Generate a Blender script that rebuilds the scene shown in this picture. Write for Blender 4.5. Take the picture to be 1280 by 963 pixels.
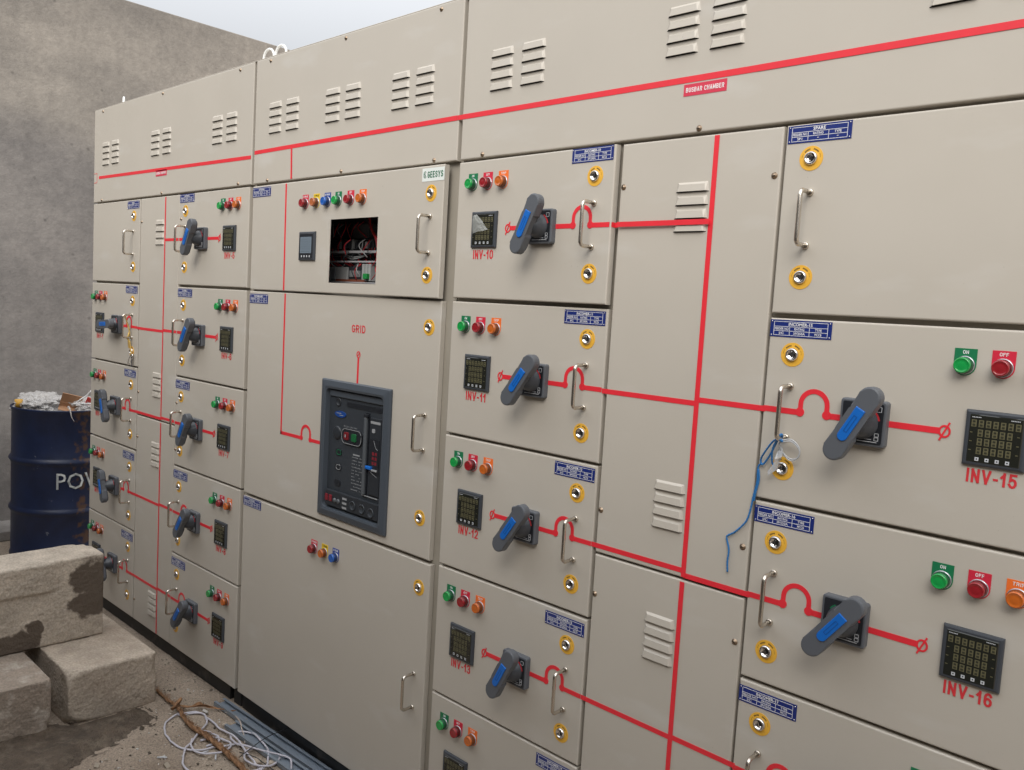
import bpy, bmesh, math, random
from mathutils import Vector, Matrix, noise
random.seed(7)
scene = bpy.context.scene
for o in list(bpy.data.objects): bpy.data.objects.remove(o)
COL = scene.collection
PI = math.pi
ZG = -0.07                      # yard level; z = 0 is the bottom edge of the switchboard doors

# ------------------------------------------------------------------ camera
cam = bpy.data.cameras.new('camera'); camo = bpy.data.objects.new('camera', cam); COL.objects.link(camo)
Rw = ((0.7245869141362852, 0.6866411827376239, 0.059141271808550666),
      (0.10315677949179577, -0.02320907852982513, -0.9943942968051845),
      (-0.6814194616441013, 0.7266259180916089, -0.0876486876695236))
CAMP = Vector((1.74448809, -1.59584921, 1.52382209))
camo.matrix_world = Matrix(((Rw[0][0], -Rw[1][0], -Rw[2][0], CAMP.x), (Rw[0][1], -Rw[1][1], -Rw[2][1], CAMP.y),
                            (Rw[0][2], -Rw[1][2], -Rw[2][2], CAMP.z), (0, 0, 0, 1)))
cam.sensor_width = 36; cam.lens = 36*1049.29/1280; cam.clip_start = 0.05; cam.clip_end = 3000
scene.camera = camo

# ------------------------------------------------------------------ sky, sun, exposure
SUN_EL, SUN_AZ = 34, 152
w = bpy.data.worlds.new('World'); scene.world = w; w.use_nodes = True
nt = w.node_tree; nt.nodes.clear()
def N(t, **k):
    n = nt.nodes.new(t)
    for a, b in k.items(): setattr(n, a, b)
    return n
sky = N('ShaderNodeTexSky', sky_type='NISHITA', sun_disc=False)
sky.sun_elevation = math.radians(SUN_EL); sky.sun_rotation = math.radians(SUN_AZ); sky.dust_density = 5; sky.air_density = 1.0
geo = N('ShaderNodeTexCoord'); sep = N('ShaderNodeSeparateXYZ'); nt.links.new(geo.outputs['Generated'], sep.inputs[0])
mr = N('ShaderNodeMapRange'); nt.links.new(sep.outputs['Z'], mr.inputs[0])          # overcast: zenith brighter than horizon
mr.inputs[1].default_value = 0; mr.inputs[2].default_value = 1; mr.inputs[3].default_value = 0.3; mr.inputs[4].default_value = 22.5
cl = N('ShaderNodeTexNoise'); cl.inputs['Scale'].default_value = 1.6; cl.inputs['Detail'].default_value = 3
cm = N('ShaderNodeMapRange'); nt.links.new(cl.outputs[0], cm.inputs[0]); cm.inputs[3].default_value = .95; cm.inputs[4].default_value = 1.05
nt.links.new(geo.outputs['Generated'], cl.inputs['Vector'])
mm = N('ShaderNodeMath', operation='MULTIPLY'); nt.links.new(mr.outputs[0], mm.inputs[0]); nt.links.new(cm.outputs[0], mm.inputs[1])
cc = N('ShaderNodeVectorMath', operation='SCALE'); cc.inputs[0].default_value = (0.95, 0.975, 1.015); nt.links.new(mm.outputs[0], cc.inputs['Scale'])
mx = N('ShaderNodeMixRGB'); mx.inputs[0].default_value = .93
nt.links.new(sky.outputs[0], mx.inputs[1]); nt.links.new(cc.outputs[0], mx.inputs[2])
bg = N('ShaderNodeBackground'); bg.inputs[1].default_value = 0.1; nt.links.new(mx.outputs[0], bg.inputs[0])
wo = N('ShaderNodeOutputWorld'); nt.links.new(bg.outputs[0], wo.inputs[0])
sl = bpy.data.lights.new('sun', 'SUN'); sl.energy = 1.75; sl.angle = math.radians(36); sl.color = (1, .95, .88)
so = bpy.data.objects.new('sun', sl); COL.objects.link(so)
az, el = math.radians(SUN_AZ), math.radians(SUN_EL)
sd = Vector((math.sin(az)*math.cos(el), math.cos(az)*math.cos(el), math.sin(el)))
so.rotation_euler = sd.to_track_quat('Z', 'Y').to_euler(); so.location = (0, -4, 6)
vs = scene.view_settings
scene.display_settings.display_device = 'sRGB'
vs.view_transform = 'Standard'; vs.look = 'None'; vs.gamma = 1; vs.use_curve_mapping = False
vs.exposure = 0.35
scene.render.engine = 'CYCLES'
scene.cycles.max_bounces = 8; scene.cycles.diffuse_bounces = 5; scene.cycles.glossy_bounces = 4

# ------------------------------------------------------------------ materials
def lin(c):
    return tuple(((v/255)/12.92 if v/255 < .04045 else ((v/255+.055)/1.055)**2.4) for v in c)
def mat(name, col, rough=.5, metal=0, coat=0, var=0, vscale=8, bump=0, bscale=200, spec=.5, stain=None, trans=0, alpha=1):
    m = bpy.data.materials.new(name); m.use_nodes = True
    t = m.node_tree; b = t.nodes['Principled BSDF']
    b.inputs['Base Color'].default_value = (*col, 1); b.inputs['Roughness'].default_value = rough
    b.inputs['Metallic'].default_value = metal; b.inputs['Coat Weight'].default_value = coat
    b.inputs['Specular IOR Level'].default_value = spec
    b.inputs['Transmission Weight'].default_value = trans; b.inputs['Alpha'].default_value = alpha
    tc = t.nodes.new('ShaderNodeTexCoord'); co = tc.outputs['Object']
    g = t.nodes.new('ShaderNodeNewGeometry'); pos = g.outputs['Position']
    if var or stain:
        n = t.nodes.new('ShaderNodeTexNoise'); n.inputs['Scale'].default_value = vscale; n.inputs['Detail'].default_value = 8
        n.inputs['Roughness'].default_value = .65
        t.links.new(pos, n.inputs['Vector'])
        r = t.nodes.new('ShaderNodeMapRange'); r.inputs[1].default_value = .3; r.inputs[2].default_value = .7
        r.inputs[3].default_value = 1-var; r.inputs[4].default_value = 1+var; t.links.new(n.outputs[0], r.inputs[0])
        s = t.nodes.new('ShaderNodeVectorMath'); s.operation = 'SCALE'; s.inputs[0].default_value = col
        t.links.new(r.outputs[0], s.inputs['Scale']); out = s.outputs[0]
        if stain:
            c2, sc, lo, hi, seed = stain
            n2 = t.nodes.new('ShaderNodeTexNoise'); n2.noise_dimensions = '4D'; n2.inputs['W'].default_value = seed
            n2.inputs['Scale'].default_value = sc; n2.inputs['Detail'].default_value = 7; n2.inputs['Roughness'].default_value = .6
            t.links.new(pos, n2.inputs['Vector'])
            r2 = t.nodes.new('ShaderNodeMapRange'); r2.inputs[1].default_value = lo; r2.inputs[2].default_value = hi
            t.links.new(n2.outputs[0], r2.inputs[0])
            mxx = t.nodes.new('ShaderNodeMixRGB'); t.links.new(r2.outputs[0], mxx.inputs[0]); t.links.new(out, mxx.inputs[1])
            mxx.inputs[2].default_value = (*c2, 1); out = mxx.outputs[0]
        t.links.new(out, b.inputs['Base Color'])
    if bump:
        n = t.nodes.new('ShaderNodeTexNoise'); n.inputs['Scale'].default_value = bscale; n.inputs['Detail'].default_value = 5
        t.links.new(pos, n.inputs['Vector'])
        bp = t.nodes.new('ShaderNodeBump'); bp.inputs['Strength'].default_value = 1; bp.inputs['Distance'].default_value = bump
        t.links.new(n.outputs[0], bp.inputs['Height']); t.links.new(bp.outputs[0], b.inputs['Normal'])
    return m
def nodes_of(m): return m.node_tree.nodes, m.node_tree.links, m.node_tree.nodes['Principled BSDF']

# powder coat, pebble grey: faint orange peel, faint dust smudges in the gloss
PAINT = mat('paint', (.49, .452, .392), .42, coat=.0, var=.025, vscale=2.2, bump=.00012, bscale=900, spec=.5)
nd, lk, bs = nodes_of(PAINT)
g = nd.new('ShaderNodeNewGeometry'); n = nd.new('ShaderNodeTexNoise'); n.inputs['Scale'].default_value = 5; n.inputs['Detail'].default_value = 6
lk.new(g.outputs['Position'], n.inputs['Vector']); r = nd.new('ShaderNodeMapRange'); r.inputs[1].default_value = .35; r.inputs[2].default_value = .7
r.inputs[3].default_value = .34; r.inputs[4].default_value = .52; lk.new(n.outputs[0], r.inputs[0]); lk.new(r.outputs[0], bs.inputs['Roughness'])
base = bs.inputs['Base Color'].links[0].from_socket
mp = nd.new('ShaderNodeMapping'); mp.inputs['Rotation'].default_value = (0, .6, 0); mp.inputs['Scale'].default_value = (3.2, 1, 9); lk.new(g.outputs['Position'], mp.inputs['Vector'])
n = nd.new('ShaderNodeTexNoise'); n.inputs['Scale'].default_value = 1.1; n.inputs['Detail'].default_value = 5; lk.new(mp.outputs[0], n.inputs['Vector'])
r = nd.new('ShaderNodeMapRange'); r.inputs[1].default_value = .58; r.inputs[2].default_value = .76; r.inputs[3].default_value = 0; r.inputs[4].default_value = .6; lk.new(n.outputs[0], r.inputs[0])
n = nd.new('ShaderNodeTexNoise'); n.inputs['Scale'].default_value = 140; lk.new(g.outputs['Position'], n.inputs['Vector'])
r2 = nd.new('ShaderNodeMapRange'); r2.inputs[1].default_value = .74; r2.inputs[2].default_value = .78; r2.inputs[3].default_value = 0; r2.inputs[4].default_value = .35; lk.new(n.outputs[0], r2.inputs[0])
x = nd.new('ShaderNodeMixRGB'); lk.new(r.outputs[0], x.inputs[0]); lk.new(base, x.inputs[1]); x.inputs[2].default_value = (.56, .54, .50, 1)
x2 = nd.new('ShaderNodeMixRGB'); lk.new(r2.outputs[0], x2.inputs[0]); lk.new(x.outputs[0], x2.inputs[1]); x2.inputs[2].default_value = (.25, .2, .15, 1); lk.new(x2.outputs[0], bs.inputs['Base Color'])
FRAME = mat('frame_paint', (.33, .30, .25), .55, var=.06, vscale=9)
RED = mat('red_tape_vinyl', (.74, .030, .045), .38, var=.05, vscale=20)
REDINK = mat('red_ink', (.62, .035, .045), .5)
REDLAB = mat('red_label', (.62, .04, .08), .35)
WHITE = mat('white_ink', (.8, .8, .8), .4)
BLUEP = mat('blue_plate', (.012, .026, .165), .3, var=.05)
YEL = mat('yellow_label', (.78, .43, .05), .4)
INK = mat('black_ink', (.03, .025, .02), .5)
CHROME = mat('chrome', (.72, .70, .68), .14, metal=1)
STEEL = mat('brushed_steel', (.62, .57, .5), .27, metal=1, bump=.00005, bscale=1500)
BRASS = mat('screw_metal', (.33, .25, .18), .4, metal=1)
DARKHOLE = mat('keyway', (.01, .01, .01), .6)
GREYP = mat('grey_plastic', (.098, .106, .120), .42, var=.03, bump=.0001, bscale=800)
GREYB = mat('dark_plastic', (.048, .054, .064), .4, bump=.0001, bscale=800)
FACEP = mat('black_face', (.018, .02, .025), .3)
BLUEI = mat('blue_plastic', (.008, .13, .50), .35)
GLASS = mat('meter_glass', (.017, .018, .014), .1, spec=.5)
DIGIT = mat('lcd_segment', (.13, .12, .065), .35)
DIGITG = mat('segment_gap', (.028, .028, .018), .3)
BTN = mat('white_button', (.55, .57, .6), .4)
LCD = mat('lcd_grey_blue', (.16, .20, .24), .15)
LAB = {'green': mat('green_label', (.012, .17, .07), .35), 'red': mat('red_tag', (.60, .025, .055), .35), 'orange': mat('orange_label', (.83, .17, .03), .35),
       'yellow': mat('yellow_tag', (.80, .55, .03), .35), 'blue': mat('blue_tag', (.015, .05, .28), .35)}
def lens(name, c, c2):
    m = mat(name, c, .18, spec=.6, coat=.4); return m
LENS = {'green': lens('green_lens', (.008, .30, .06), 0), 'red': lens('red_lens', (.28, .012, .018), 0), 'orange': lens('orange_lens', (.52, .12, .015), 0),
        'amber': lens('amber_lens', (.42, .12, .04), 0), 'blue': lens('blue_lens', (.01, .10, .42), 0)}
BEZ = {k: mat(k+'_bezel', tuple(v*.45 for v in c), .25) for k, c in
       {'green': (.01, .16, .06), 'red': (.20, .01, .015), 'orange': (.34, .08, .01), 'amber': (.26, .09, .03), 'blue': (.01, .06, .25)}.items()}
RING = mat('clear_ring', (.45, .45, .48), .2, metal=.6)
FILM = mat('clear_film', (.5, .52, .5), .18, alpha=.5)
BLACKP = mat('plinth_black', (.012, .013, .014), .55, var=.25, vscale=14, stain=((.09, .08, .07), 9, .56, .75, 3))
GALV = mat('galvanised', (.29, .335, .39), .42, metal=.55, var=.1, vscale=15)

# ------------------------------------------------------------------ mesh helpers
class MB:
    """collects shapes into one bmesh with material slots"""
    def __init__(s): s.bm = bmesh.new(); s.mats = []
    def mi(s, m):
        if m not in s.mats: s.mats.append(m)
        return s.mats.index(m)
    def box(s, x0, x1, y0, y1, z0, z1, m, bev=0, seg=2, only=None):
        r = bmesh.ops.create_cube(s.bm, size=1); vs_ = r['verts']
        for v in vs_: v.co = Vector(((x0+x1)/2+v.co.x*(x1-x0), (y0+y1)/2+v.co.y*(y1-y0), (z0+z1)/2+v.co.z*(z1-z0)))
        i = s.mi(m); fs = {f for v in vs_ for f in v.link_faces}
        for f in fs: f.material_index = i
        if bev:
            es = {e for v in vs_ for e in v.link_edges}
            if only == 'front': es = {e for e in es if all(abs(v.co.y-min(y0, y1)) < 1e-7 for v in e.verts)}
            if only == 'y': es = {e for e in es if abs(e.verts[0].co.y-e.verts[1].co.y) > 1e-7}
            bmesh.ops.bevel(s.bm, geom=list(es), offset=bev, segments=seg, affect='EDGES', profile=.5, material=-1)
    def poly(s, pts, y0, y1, m, bev=0):
        """prism of an XZ outline between y0 (front) and y1"""
        i = s.mi(m); n = len(pts)
        A = [s.bm.verts.new((p[0], y0, p[1])) for p in pts]; B = [s.bm.verts.new((p[0], y1, p[1])) for p in pts]
        f0 = s.bm.faces.new(A); fs = [f0, s.bm.faces.new(B[::-1])]
        for k in range(n): fs.append(s.bm.faces.new((A[k], B[k], B[(k+1) % n], A[(k+1) % n])))
        for f in fs: f.material_index = i
        if bev: bmesh.ops.bevel(s.bm, geom=list(f0.edges), offset=bev, segments=2, affect='EDGES', profile=.5, material=-1)
    def flat(s, pts, y, m):
        f = s.bm.faces.new([s.bm.verts.new((p[0], y, p[1])) for p in pts]); f.material_index = s.mi(m)
        f.normal_update()
        if f.normal.y > 0: f.normal_flip()
    def lathe(s, cx, cz, prof, m, n=24, smooth=True):
        """profile [(radius, y)] turned about the Y axis through (cx, cz)"""
        i = s.mi(m); rings = []
        for r_, y in prof:
            if r_ < 1e-6: rings.append([s.bm.verts.new((cx, y, cz))])
            else: rings.append([s.bm.verts.new((cx+r_*math.cos(2*PI*k/n), y, cz+r_*math.sin(2*PI*k/n))) for k in range(n)])
        for a, b in zip(rings, rings[1:]):
            for k in range(n):
                k2 = (k+1) % n
                if len(a) == 1 and len(b) == 1: continue
                if len(a) == 1: f = s.bm.faces.new((a[0], b[k], b[k2]))
                elif len(b) == 1: f = s.bm.faces.new((a[k], b[0], a[k2]))
                else: f = s.bm.faces.new((a[k], b[k], b[k2], a[k2]))
                f.material_index = i; f.smooth = smooth
    def ribbon(s, pts, wd, y, m, th=.0007):
        """flat tape along an XZ polyline"""
        i = s.mi(m); P = [Vector(p) for p in pts]; L, Rr = [], []
        for k, p in enumerate(P):
            d1 = (P[k]-P[k-1]).normalized() if k else (P[1]-P[0]).normalized()
            d2 = (P[k+1]-P[k]).normalized() if k < len(P)-1 else d1
            d = (d1+d2).normalized(); c = max(.5, d.dot(d1)); nrm = Vector((-d.y, d.x))*(wd/2/c)
            L.append(p+nrm); Rr.append(p-nrm)
        V0 = [[s.bm.verts.new((q.x, yy, q.y)) for q in L] for yy in (y, y+th)]
        V1 = [[s.bm.verts.new((q.x, yy, q.y)) for q in Rr] for yy in (y, y+th)]
        for k in range(len(P)-1):
            for q in ((V0[0][k], V0[0][k+1], V1[0][k+1], V1[0][k]), (V0[0][k], V0[1][k], V0[1][k+1], V0[0][k+1]), (V1[0][k], V1[0][k+1], V1[1][k+1], V1[1][k])):
                s.bm.faces.new(q).material_index = i
    def tube(s, pts, r, m, n=8, smooth=True, twist=None, caps=True):
        i = s.mi(m); P = [Vector(p) for p in pts]; rings = []; up = None; acc = 0
        for k, p in enumerate(P):
            d = (P[min(k+1, len(P)-1)]-P[max(k-1, 0)]).normalized()
            if up is None: up = d.orthogonal().normalized()
            up = (up-d*up.dot(d)).normalized(); sd_ = d.cross(up); rr = r(k/(len(P)-1)) if callable(r) else r
            if k: acc += (P[k]-P[k-1]).length
            ring = []
            for a in range(n):
                t = 2*PI*a/n; q = rr*(1+(twist[0]*math.cos(twist[1]*t-twist[2]*acc) if twist else 0))
                ring.append(s.bm.verts.new(p+(up*math.cos(t)+sd_*math.sin(t))*q))
            rings.append(ring)
        for a, b in zip(rings, rings[1:]):
            for k in range(n):
                f = s.bm.faces.new((a[k], a[(k+1) % n], b[(k+1) % n], b[k])); f.material_index = i; f.smooth = smooth
        if caps:
            for rg in (rings[0][::-1], rings[-1]): s.bm.faces.new(rg).material_index = i
    def text(s, txt, x0, x1, z0, z1, y, m, bold=.03, shear=0):
        """lettering fitted into a rectangle on the XZ plane"""
        vs_, fs_ = glyphs(txt, bold); i = s.mi(m)
        ax = [v[0] for v in vs_]; ay = [v[1] for v in vs_]; a0, a1, b0, b1 = min(ax), max(ax), min(ay), max(ay)
        V = [s.bm.verts.new((x0+(v[0]-a0)/(a1-a0)*(x1-x0), y, z0+(v[1]-b0)/(b1-b0)*(z1-z0))) for v in vs_]
        for f in fs_:
            try: s.bm.faces.new([V[k] for k in f]).material_index = i
            except ValueError: pass
    def strokes(s, txt, x0, x1, z0, z1, y, m, wt=.2):
        """heavy sans lettering drawn as ribbons, fitted into a rectangle"""
        adv = [SW.get(c, .62) for c in txt]; gap = .15; tot = sum(adv)+gap*(len(txt)-1); h = z1-z0; kx = (x1-x0)/tot; x = x0; w_ = wt*min(h, kx*1.35)
        for c, a in zip(txt, adv):
            for j, st in enumerate(SF.get(c, [])):
                P = [(x+w_/2+p[0]*(a*kx-w_), z0+w_/2+p[1]*(h-w_)) for p in st]
                P = [p for k_, p in enumerate(P) if k_ == 0 or math.hypot(p[0]-P[k_-1][0], p[1]-P[k_-1][1]) > .06*h or k_ == len(P)-1 and len(P) == 2]
                if len(P) < 2: continue
                if len(P) == 2 or P[0] != P[-1]:      # square ends reach the rectangle's edge
                    d0 = (Vector(P[0])-Vector(P[1])).normalized()*w_/2; d1 = (Vector(P[-1])-Vector(P[-2])).normalized()*w_/2
                    P[0] = (P[0][0]+d0.x, P[0][1]+d0.y); P[-1] = (P[-1][0]+d1.x, P[-1][1]+d1.y)
                s.ribbon(P, w_, y-.0003*j, m, .0002)
            x += (a+gap)*kx
    def mesh(s, name):
        s.bm.normal_update(); me = bpy.data.meshes.new(name); s.bm.to_mesh(me); s.bm.free()
        for m in s.mats: me.materials.append(m)
        return me
def _arc(cx, cy, rx, ry, a0, a1, n=8): return [(cx+rx*math.cos(math.radians(a0+(a1-a0)*k/n)), cy+ry*math.sin(math.radians(a0+(a1-a0)*k/n))) for k in range(n+1)]
SW = {'I': .22, '-': .36, '1': .42, ' ': .3, 'M': .8, 'V': .68, 'F': .55, 'E': .55}
SF = {'I': [[(.5, 0), (.5, 1)]], 'N': [[(0, 0), (0, 1)], [(1, 0), (1, 1)], [(.02, .97), (.98, .03)]], 'V': [[(0, 1), (.5, 0)], [(.5, 0), (1, 1)]],
 '-': [[(0, .4), (1, .4)]], '1': [[(.8, 0), (.8, 1)], [(.8, .93), (0, .68)]],
 '0': [_arc(.5, .68, .5, .32, 0, 180)+_arc(.5, .32, .5, .32, 180, 360)+[(1, .68)]],
 '2': [_arc(.5, .7, .5, .3, 170, -30)+[(0, 0), (1, 0)]], '3': [_arc(.45, .76, .5, .24, 160, -80)+_arc(.45, .26, .55, .27, 80, -160)],
 '4': [[(.75, 0), (.75, 1), (0, .3), (1, .3)]], '5': [[(.95, 1), (.15, 1), (.08, .52)]+_arc(.48, .32, .52, .32, 130, -160)],
 '6': [_arc(.5, .68, .5, .32, 30, 180)+[(0, .3)], _arc(.5, .3, .5, .3, 0, 360, 14)], '7': [[(0, 1), (1, 1), (.35, 0)]],
 '8': [_arc(.5, .76, .42, .24, 0, 360, 14), _arc(.5, .27, .5, .27, 0, 360, 14)], '9': [_arc(.5, .7, .5, .3, 0, 360, 14), [(1, .7)]+_arc(.5, .32, .5, .32, 0, -150)],
 'G': [_arc(.5, .7, .5, .3, 25, 180)+_arc(.5, .3, .5, .3, 180, 360)+[(1, .45), (.6, .45)]], 'R': [[(0, 0), (0, 1), (.6, 1)]+_arc(.62, .75, .38, .25, 90, -90)+[(0, .5)], [(.55, .48), (1, 0)]],
 'D': [[(0, .5), (0, 1), (.45, 1)]+_arc(.45, .5, .55, .5, 90, -90)+[(0, 0), (0, .5)]], 'E': [[(1, 1), (0, 1), (0, 0), (1, 0)], [(0, .52), (.9, .52)]],
 'F': [[(1, 1), (0, 1), (0, 0)], [(0, .5), (.85, .5)]], 'S': [_arc(.5, .75, .48, .25, 20, 240)+_arc(.5, .26, .5, .26, 70, -160)], 'Y': [[(0, 1), (.5, .45), (1, 1)], [(.5, .45), (.5, 0)]],
 'B': [[(0, .5), (0, 1), (.55, 1)]+_arc(.55, .76, .38, .24, 90, -90)+[(0, .52)], [(0, .52), (0, 0), (.55, 0)]+_arc(.55, .26, .45, .26, -90, 90)], 'U': [[(0, 1), (0, .35)]+_arc(.5, .32, .5, .32, 180, 360)+[(1, 1)]],
 'A': [[(0, 0), (.5, 1)], [(.5, 1), (1, 0)], [(.2, .3), (.8, .3)]], 'C': [_arc(.5, .7, .5, .3, 25, 180)+_arc(.5, .3, .5, .3, 180, 335)], 'H': [[(0, 0), (0, 1)], [(1, 0), (1, 1)], [(0, .5), (1, .5)]],
 'M': [[(0, 0), (0, 1)], [(1, 0), (1, 1)], [(0, .97), (.5, .1)], [(.5, .1), (1, .97)]], 'O': [_arc(.5, .68, .5, .32, 0, 180)+_arc(.5, .32, .5, .32, 180, 360)+[(1, .68)]],
 'T': [[(0, 1), (1, 1)], [(.5, 1), (.5, 0)]], 'P': [[(0, 0), (0, 1), (.6, 1)]+_arc(.62, .74, .38, .26, 90, -90)+[(0, .48)]]}
_gl = {}
def glyphs(txt, bold):
    k = (txt, bold)
    if k not in _gl:
        c = bpy.data.curves.new('lettering', 'FONT'); c.body = txt; c.offset = bold; c.resolution_u = 2
        o = bpy.data.objects.new('lettering', c); COL.objects.link(o); bpy.context.view_layer.update()
        me = bpy.data.meshes.new_from_object(o.evaluated_get(bpy.context.evaluated_depsgraph_get()))
        _gl[k] = ([(v.co.x, v.co.y) for v in me.vertices], [tuple(p.vertices) for p in me.polygons])
        bpy.data.objects.remove(o); bpy.data.curves.remove(c); bpy.data.meshes.remove(me)
    return _gl[k]
def smooth_path(pts, sub=6):
    P = [Vector(p) for p in pts]; P = [P[0]*2-P[1]]+P+[P[-1]*2-P[-2]]; out = []
    for k in range(1, len(P)-2):
        for j in range(sub):
            t = j/sub; a, b, c, d = P[k-1:k+3]
            out.append(.5*((2*b)+(c-a)*t+(2*a-5*b+4*c-d)*t*t+(3*b-a-3*c+d)*t**3))
    out.append(P[-2]); return out
WP = {}
def link(o, parent=None, wloc=(0, 0, 0)):
    COL.objects.link(o); wl = Vector(wloc); WP[o] = wl
    if parent: o.parent = parent; o.location = wl-WP[parent]
    else: o.location = wl
    return o
def part(name, me, parent, wloc, label=None):
    o = link(bpy.data.objects.new(name, me), parent, wloc)
    if label: o['label'] = label
    return o
def tag(o, label, cat, group=None):
    o['label'] = label; o['category'] = cat
    if group: o['group'] = group
    return o
def thing(name, label, cat, wloc, group=None, me=None):
    return tag(link(bpy.data.objects.new(name, me), None, wloc), label, cat, group)
def struct(name, me, wloc=(0, 0, 0), kind='structure'):
    o = link(bpy.data.objects.new(name, me), None, wloc); o['kind'] = kind; return o
def smooth_all(me):
    for p in me.polygons: p.use_smooth = True

# ------------------------------------------------------------------ setting: ground, wall
def ground_mat():
    m = bpy.data.materials.new('cement_yard'); m.use_nodes = True; t = m.node_tree; b = t.nodes['Principled BSDF']
    b.inputs['Roughness'].default_value = .9
    g = t.nodes.new('ShaderNodeNewGeometry'); pos = g.outputs['Position']
    def noise_(sc, d=8, r=.6, w_=0):
        n = t.nodes.new('ShaderNodeTexNoise'); n.noise_dimensions = '4D'; n.inputs['W'].default_value = w_
        n.inputs['Scale'].default_value = sc; n.inputs['Detail'].default_value = d; n.inputs['Roughness'].default_value = r
        t.links.new(pos, n.inputs['Vector']); return n.outputs[0]
    cr = t.nodes.new('ShaderNodeValToRGB'); t.links.new(noise_(4.5), cr.inputs[0])
    e = cr.color_ramp.elements; e[0].position = .3; e[0].color = (.235, .185, .14, 1); e[1].position = .72; e[1].color = (.43, .365, .29, 1)
    cr2 = t.nodes.new('ShaderNodeValToRGB'); t.links.new(noise_(160, 3, .7, 2), cr2.inputs[0])
    e = cr2.color_ramp.elements; e[0].position = .35; e[0].color = (.55, .52, .5, 1); e[1].position = .68; e[1].color = (1.25, 1.22, 1.2, 1)
    mu = t.nodes.new('ShaderNodeMixRGB'); mu.blend_type = 'MULTIPLY'; mu.inputs[0].default_value = 1
    t.links.new(cr.outputs[0], mu.inputs[1]); t.links.new(cr2.outputs[0], mu.inputs[2]); t.links.new(mu.outputs[0], b.inputs['Base Color'])
    bp = t.nodes.new('ShaderNodeBump'); bp.inputs['Distance'].default_value = .006; bp.inputs['Strength'].default_value = 1
    t.links.new(noise_(70, 8, .7, 5), bp.inputs['Height']); t.links.new(bp.outputs[0], b.inputs['Normal'])
    return m
GROUND = ground_mat()
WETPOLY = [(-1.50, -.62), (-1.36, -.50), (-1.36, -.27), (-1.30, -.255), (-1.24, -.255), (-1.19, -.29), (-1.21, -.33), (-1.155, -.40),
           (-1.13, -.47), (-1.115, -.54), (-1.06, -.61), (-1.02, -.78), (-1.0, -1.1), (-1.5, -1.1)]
def inside(x, y, P):
    c = False; n = len(P)
    for k in range(n):
        (x1, y1), (x2, y2) = P[k], P[(k+1) % n]
        if (y1 > y) != (y2 > y) and x < (x2-x1)*(y-y1)/(y2-y1)+x1: c = not c
    return c
def dist_poly(x, y, P):
    d = 9; p = Vector((x, y))
    for k in range(len(P)):
        a, b = Vector(P[k]), Vector(P[(k+1) % len(P)]); ab = b-a; t = max(0, min(1, (p-a).dot(ab)/ab.length_squared)); d = min(d, (p-a-ab*t).length)
    return d
def groundz(x, y):
    v = Vector((x, y, 0)); z = ZG+.004*noise.noise(v*3)+.0035*noise.noise(v*17)+.0018*noise.noise(v*55)
    xx, yy = x+.02*noise.noise(v*14), y+.02*noise.noise(v*14+Vector((7, 3, 1)))
    return z
def ground():
    bm = bmesh.new(); X0, X1, Y0, Y1, st = -2.5, .5, -1.4, .12, .0125
    nx, ny = int((X1-X0)/st), int((Y1-Y0)/st)
    G = [[bm.verts.new((X0+i*st, Y0+j*st, 0)) for j in range(ny+1)] for i in range(nx+1)]
    for i in range(nx+1):
        for j in range(ny+1):
            v = G[i][j]; e = min(i, nx-i, j, ny-j)/6
            v.co.z = ZG+(groundz(v.co.x, v.co.y)-ZG)*min(1, e)
    for i in range(nx):
        for j in range(ny): bm.faces.new((G[i][j], G[i+1][j], G[i+1][j+1], G[i][j+1])).smooth = True
    XX, YY = G[nx][0].co.x, G[0][ny].co.y; B = 900
    c = [bm.verts.new(p) for p in ((-B, -B, ZG), (B, -B, ZG), (B, B, ZG), (-B, B, ZG))]
    # outer skirt joined to the fine patch's border
    bot = [G[i][0] for i in range(nx+1)]; rt = [G[nx][j] for j in range(ny+1)]; tp = [G[i][ny] for i in range(nx, -1, -1)]; lf = [G[0][j] for j in range(ny, -1, -1)]
    for side, a, b in ((bot, c[0], c[1]), (rt, c[1], c[2]), (tp, c[2], c[3]), (lf, c[3], c[0])):
        bm.faces.new([a, b]+side[::-1])
    bmesh.ops.recalc_face_normals(bm, faces=bm.faces)
    me = bpy.data.meshes.new('ground'); bm.to_mesh(me); bm.free(); me.materials.append(GROUND)
    if me.polygons[0].normal.z < 0: me.flip_normals()
    return me
struct('ground', ground())

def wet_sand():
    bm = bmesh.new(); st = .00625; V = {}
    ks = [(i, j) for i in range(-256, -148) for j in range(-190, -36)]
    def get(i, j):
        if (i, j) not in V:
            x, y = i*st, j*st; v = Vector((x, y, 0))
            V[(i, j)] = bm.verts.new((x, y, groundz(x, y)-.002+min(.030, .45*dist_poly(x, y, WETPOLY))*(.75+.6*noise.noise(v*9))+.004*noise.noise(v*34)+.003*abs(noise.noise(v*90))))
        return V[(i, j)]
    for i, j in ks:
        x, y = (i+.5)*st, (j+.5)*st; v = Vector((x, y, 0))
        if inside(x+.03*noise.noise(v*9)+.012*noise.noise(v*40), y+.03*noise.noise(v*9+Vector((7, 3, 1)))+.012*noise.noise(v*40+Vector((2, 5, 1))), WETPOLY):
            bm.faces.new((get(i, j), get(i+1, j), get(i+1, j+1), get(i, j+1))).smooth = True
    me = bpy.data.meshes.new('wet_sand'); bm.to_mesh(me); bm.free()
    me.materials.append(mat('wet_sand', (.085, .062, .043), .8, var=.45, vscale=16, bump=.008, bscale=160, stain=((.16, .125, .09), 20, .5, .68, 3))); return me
struct('wet_sand', wet_sand(), kind='stuff')

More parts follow.
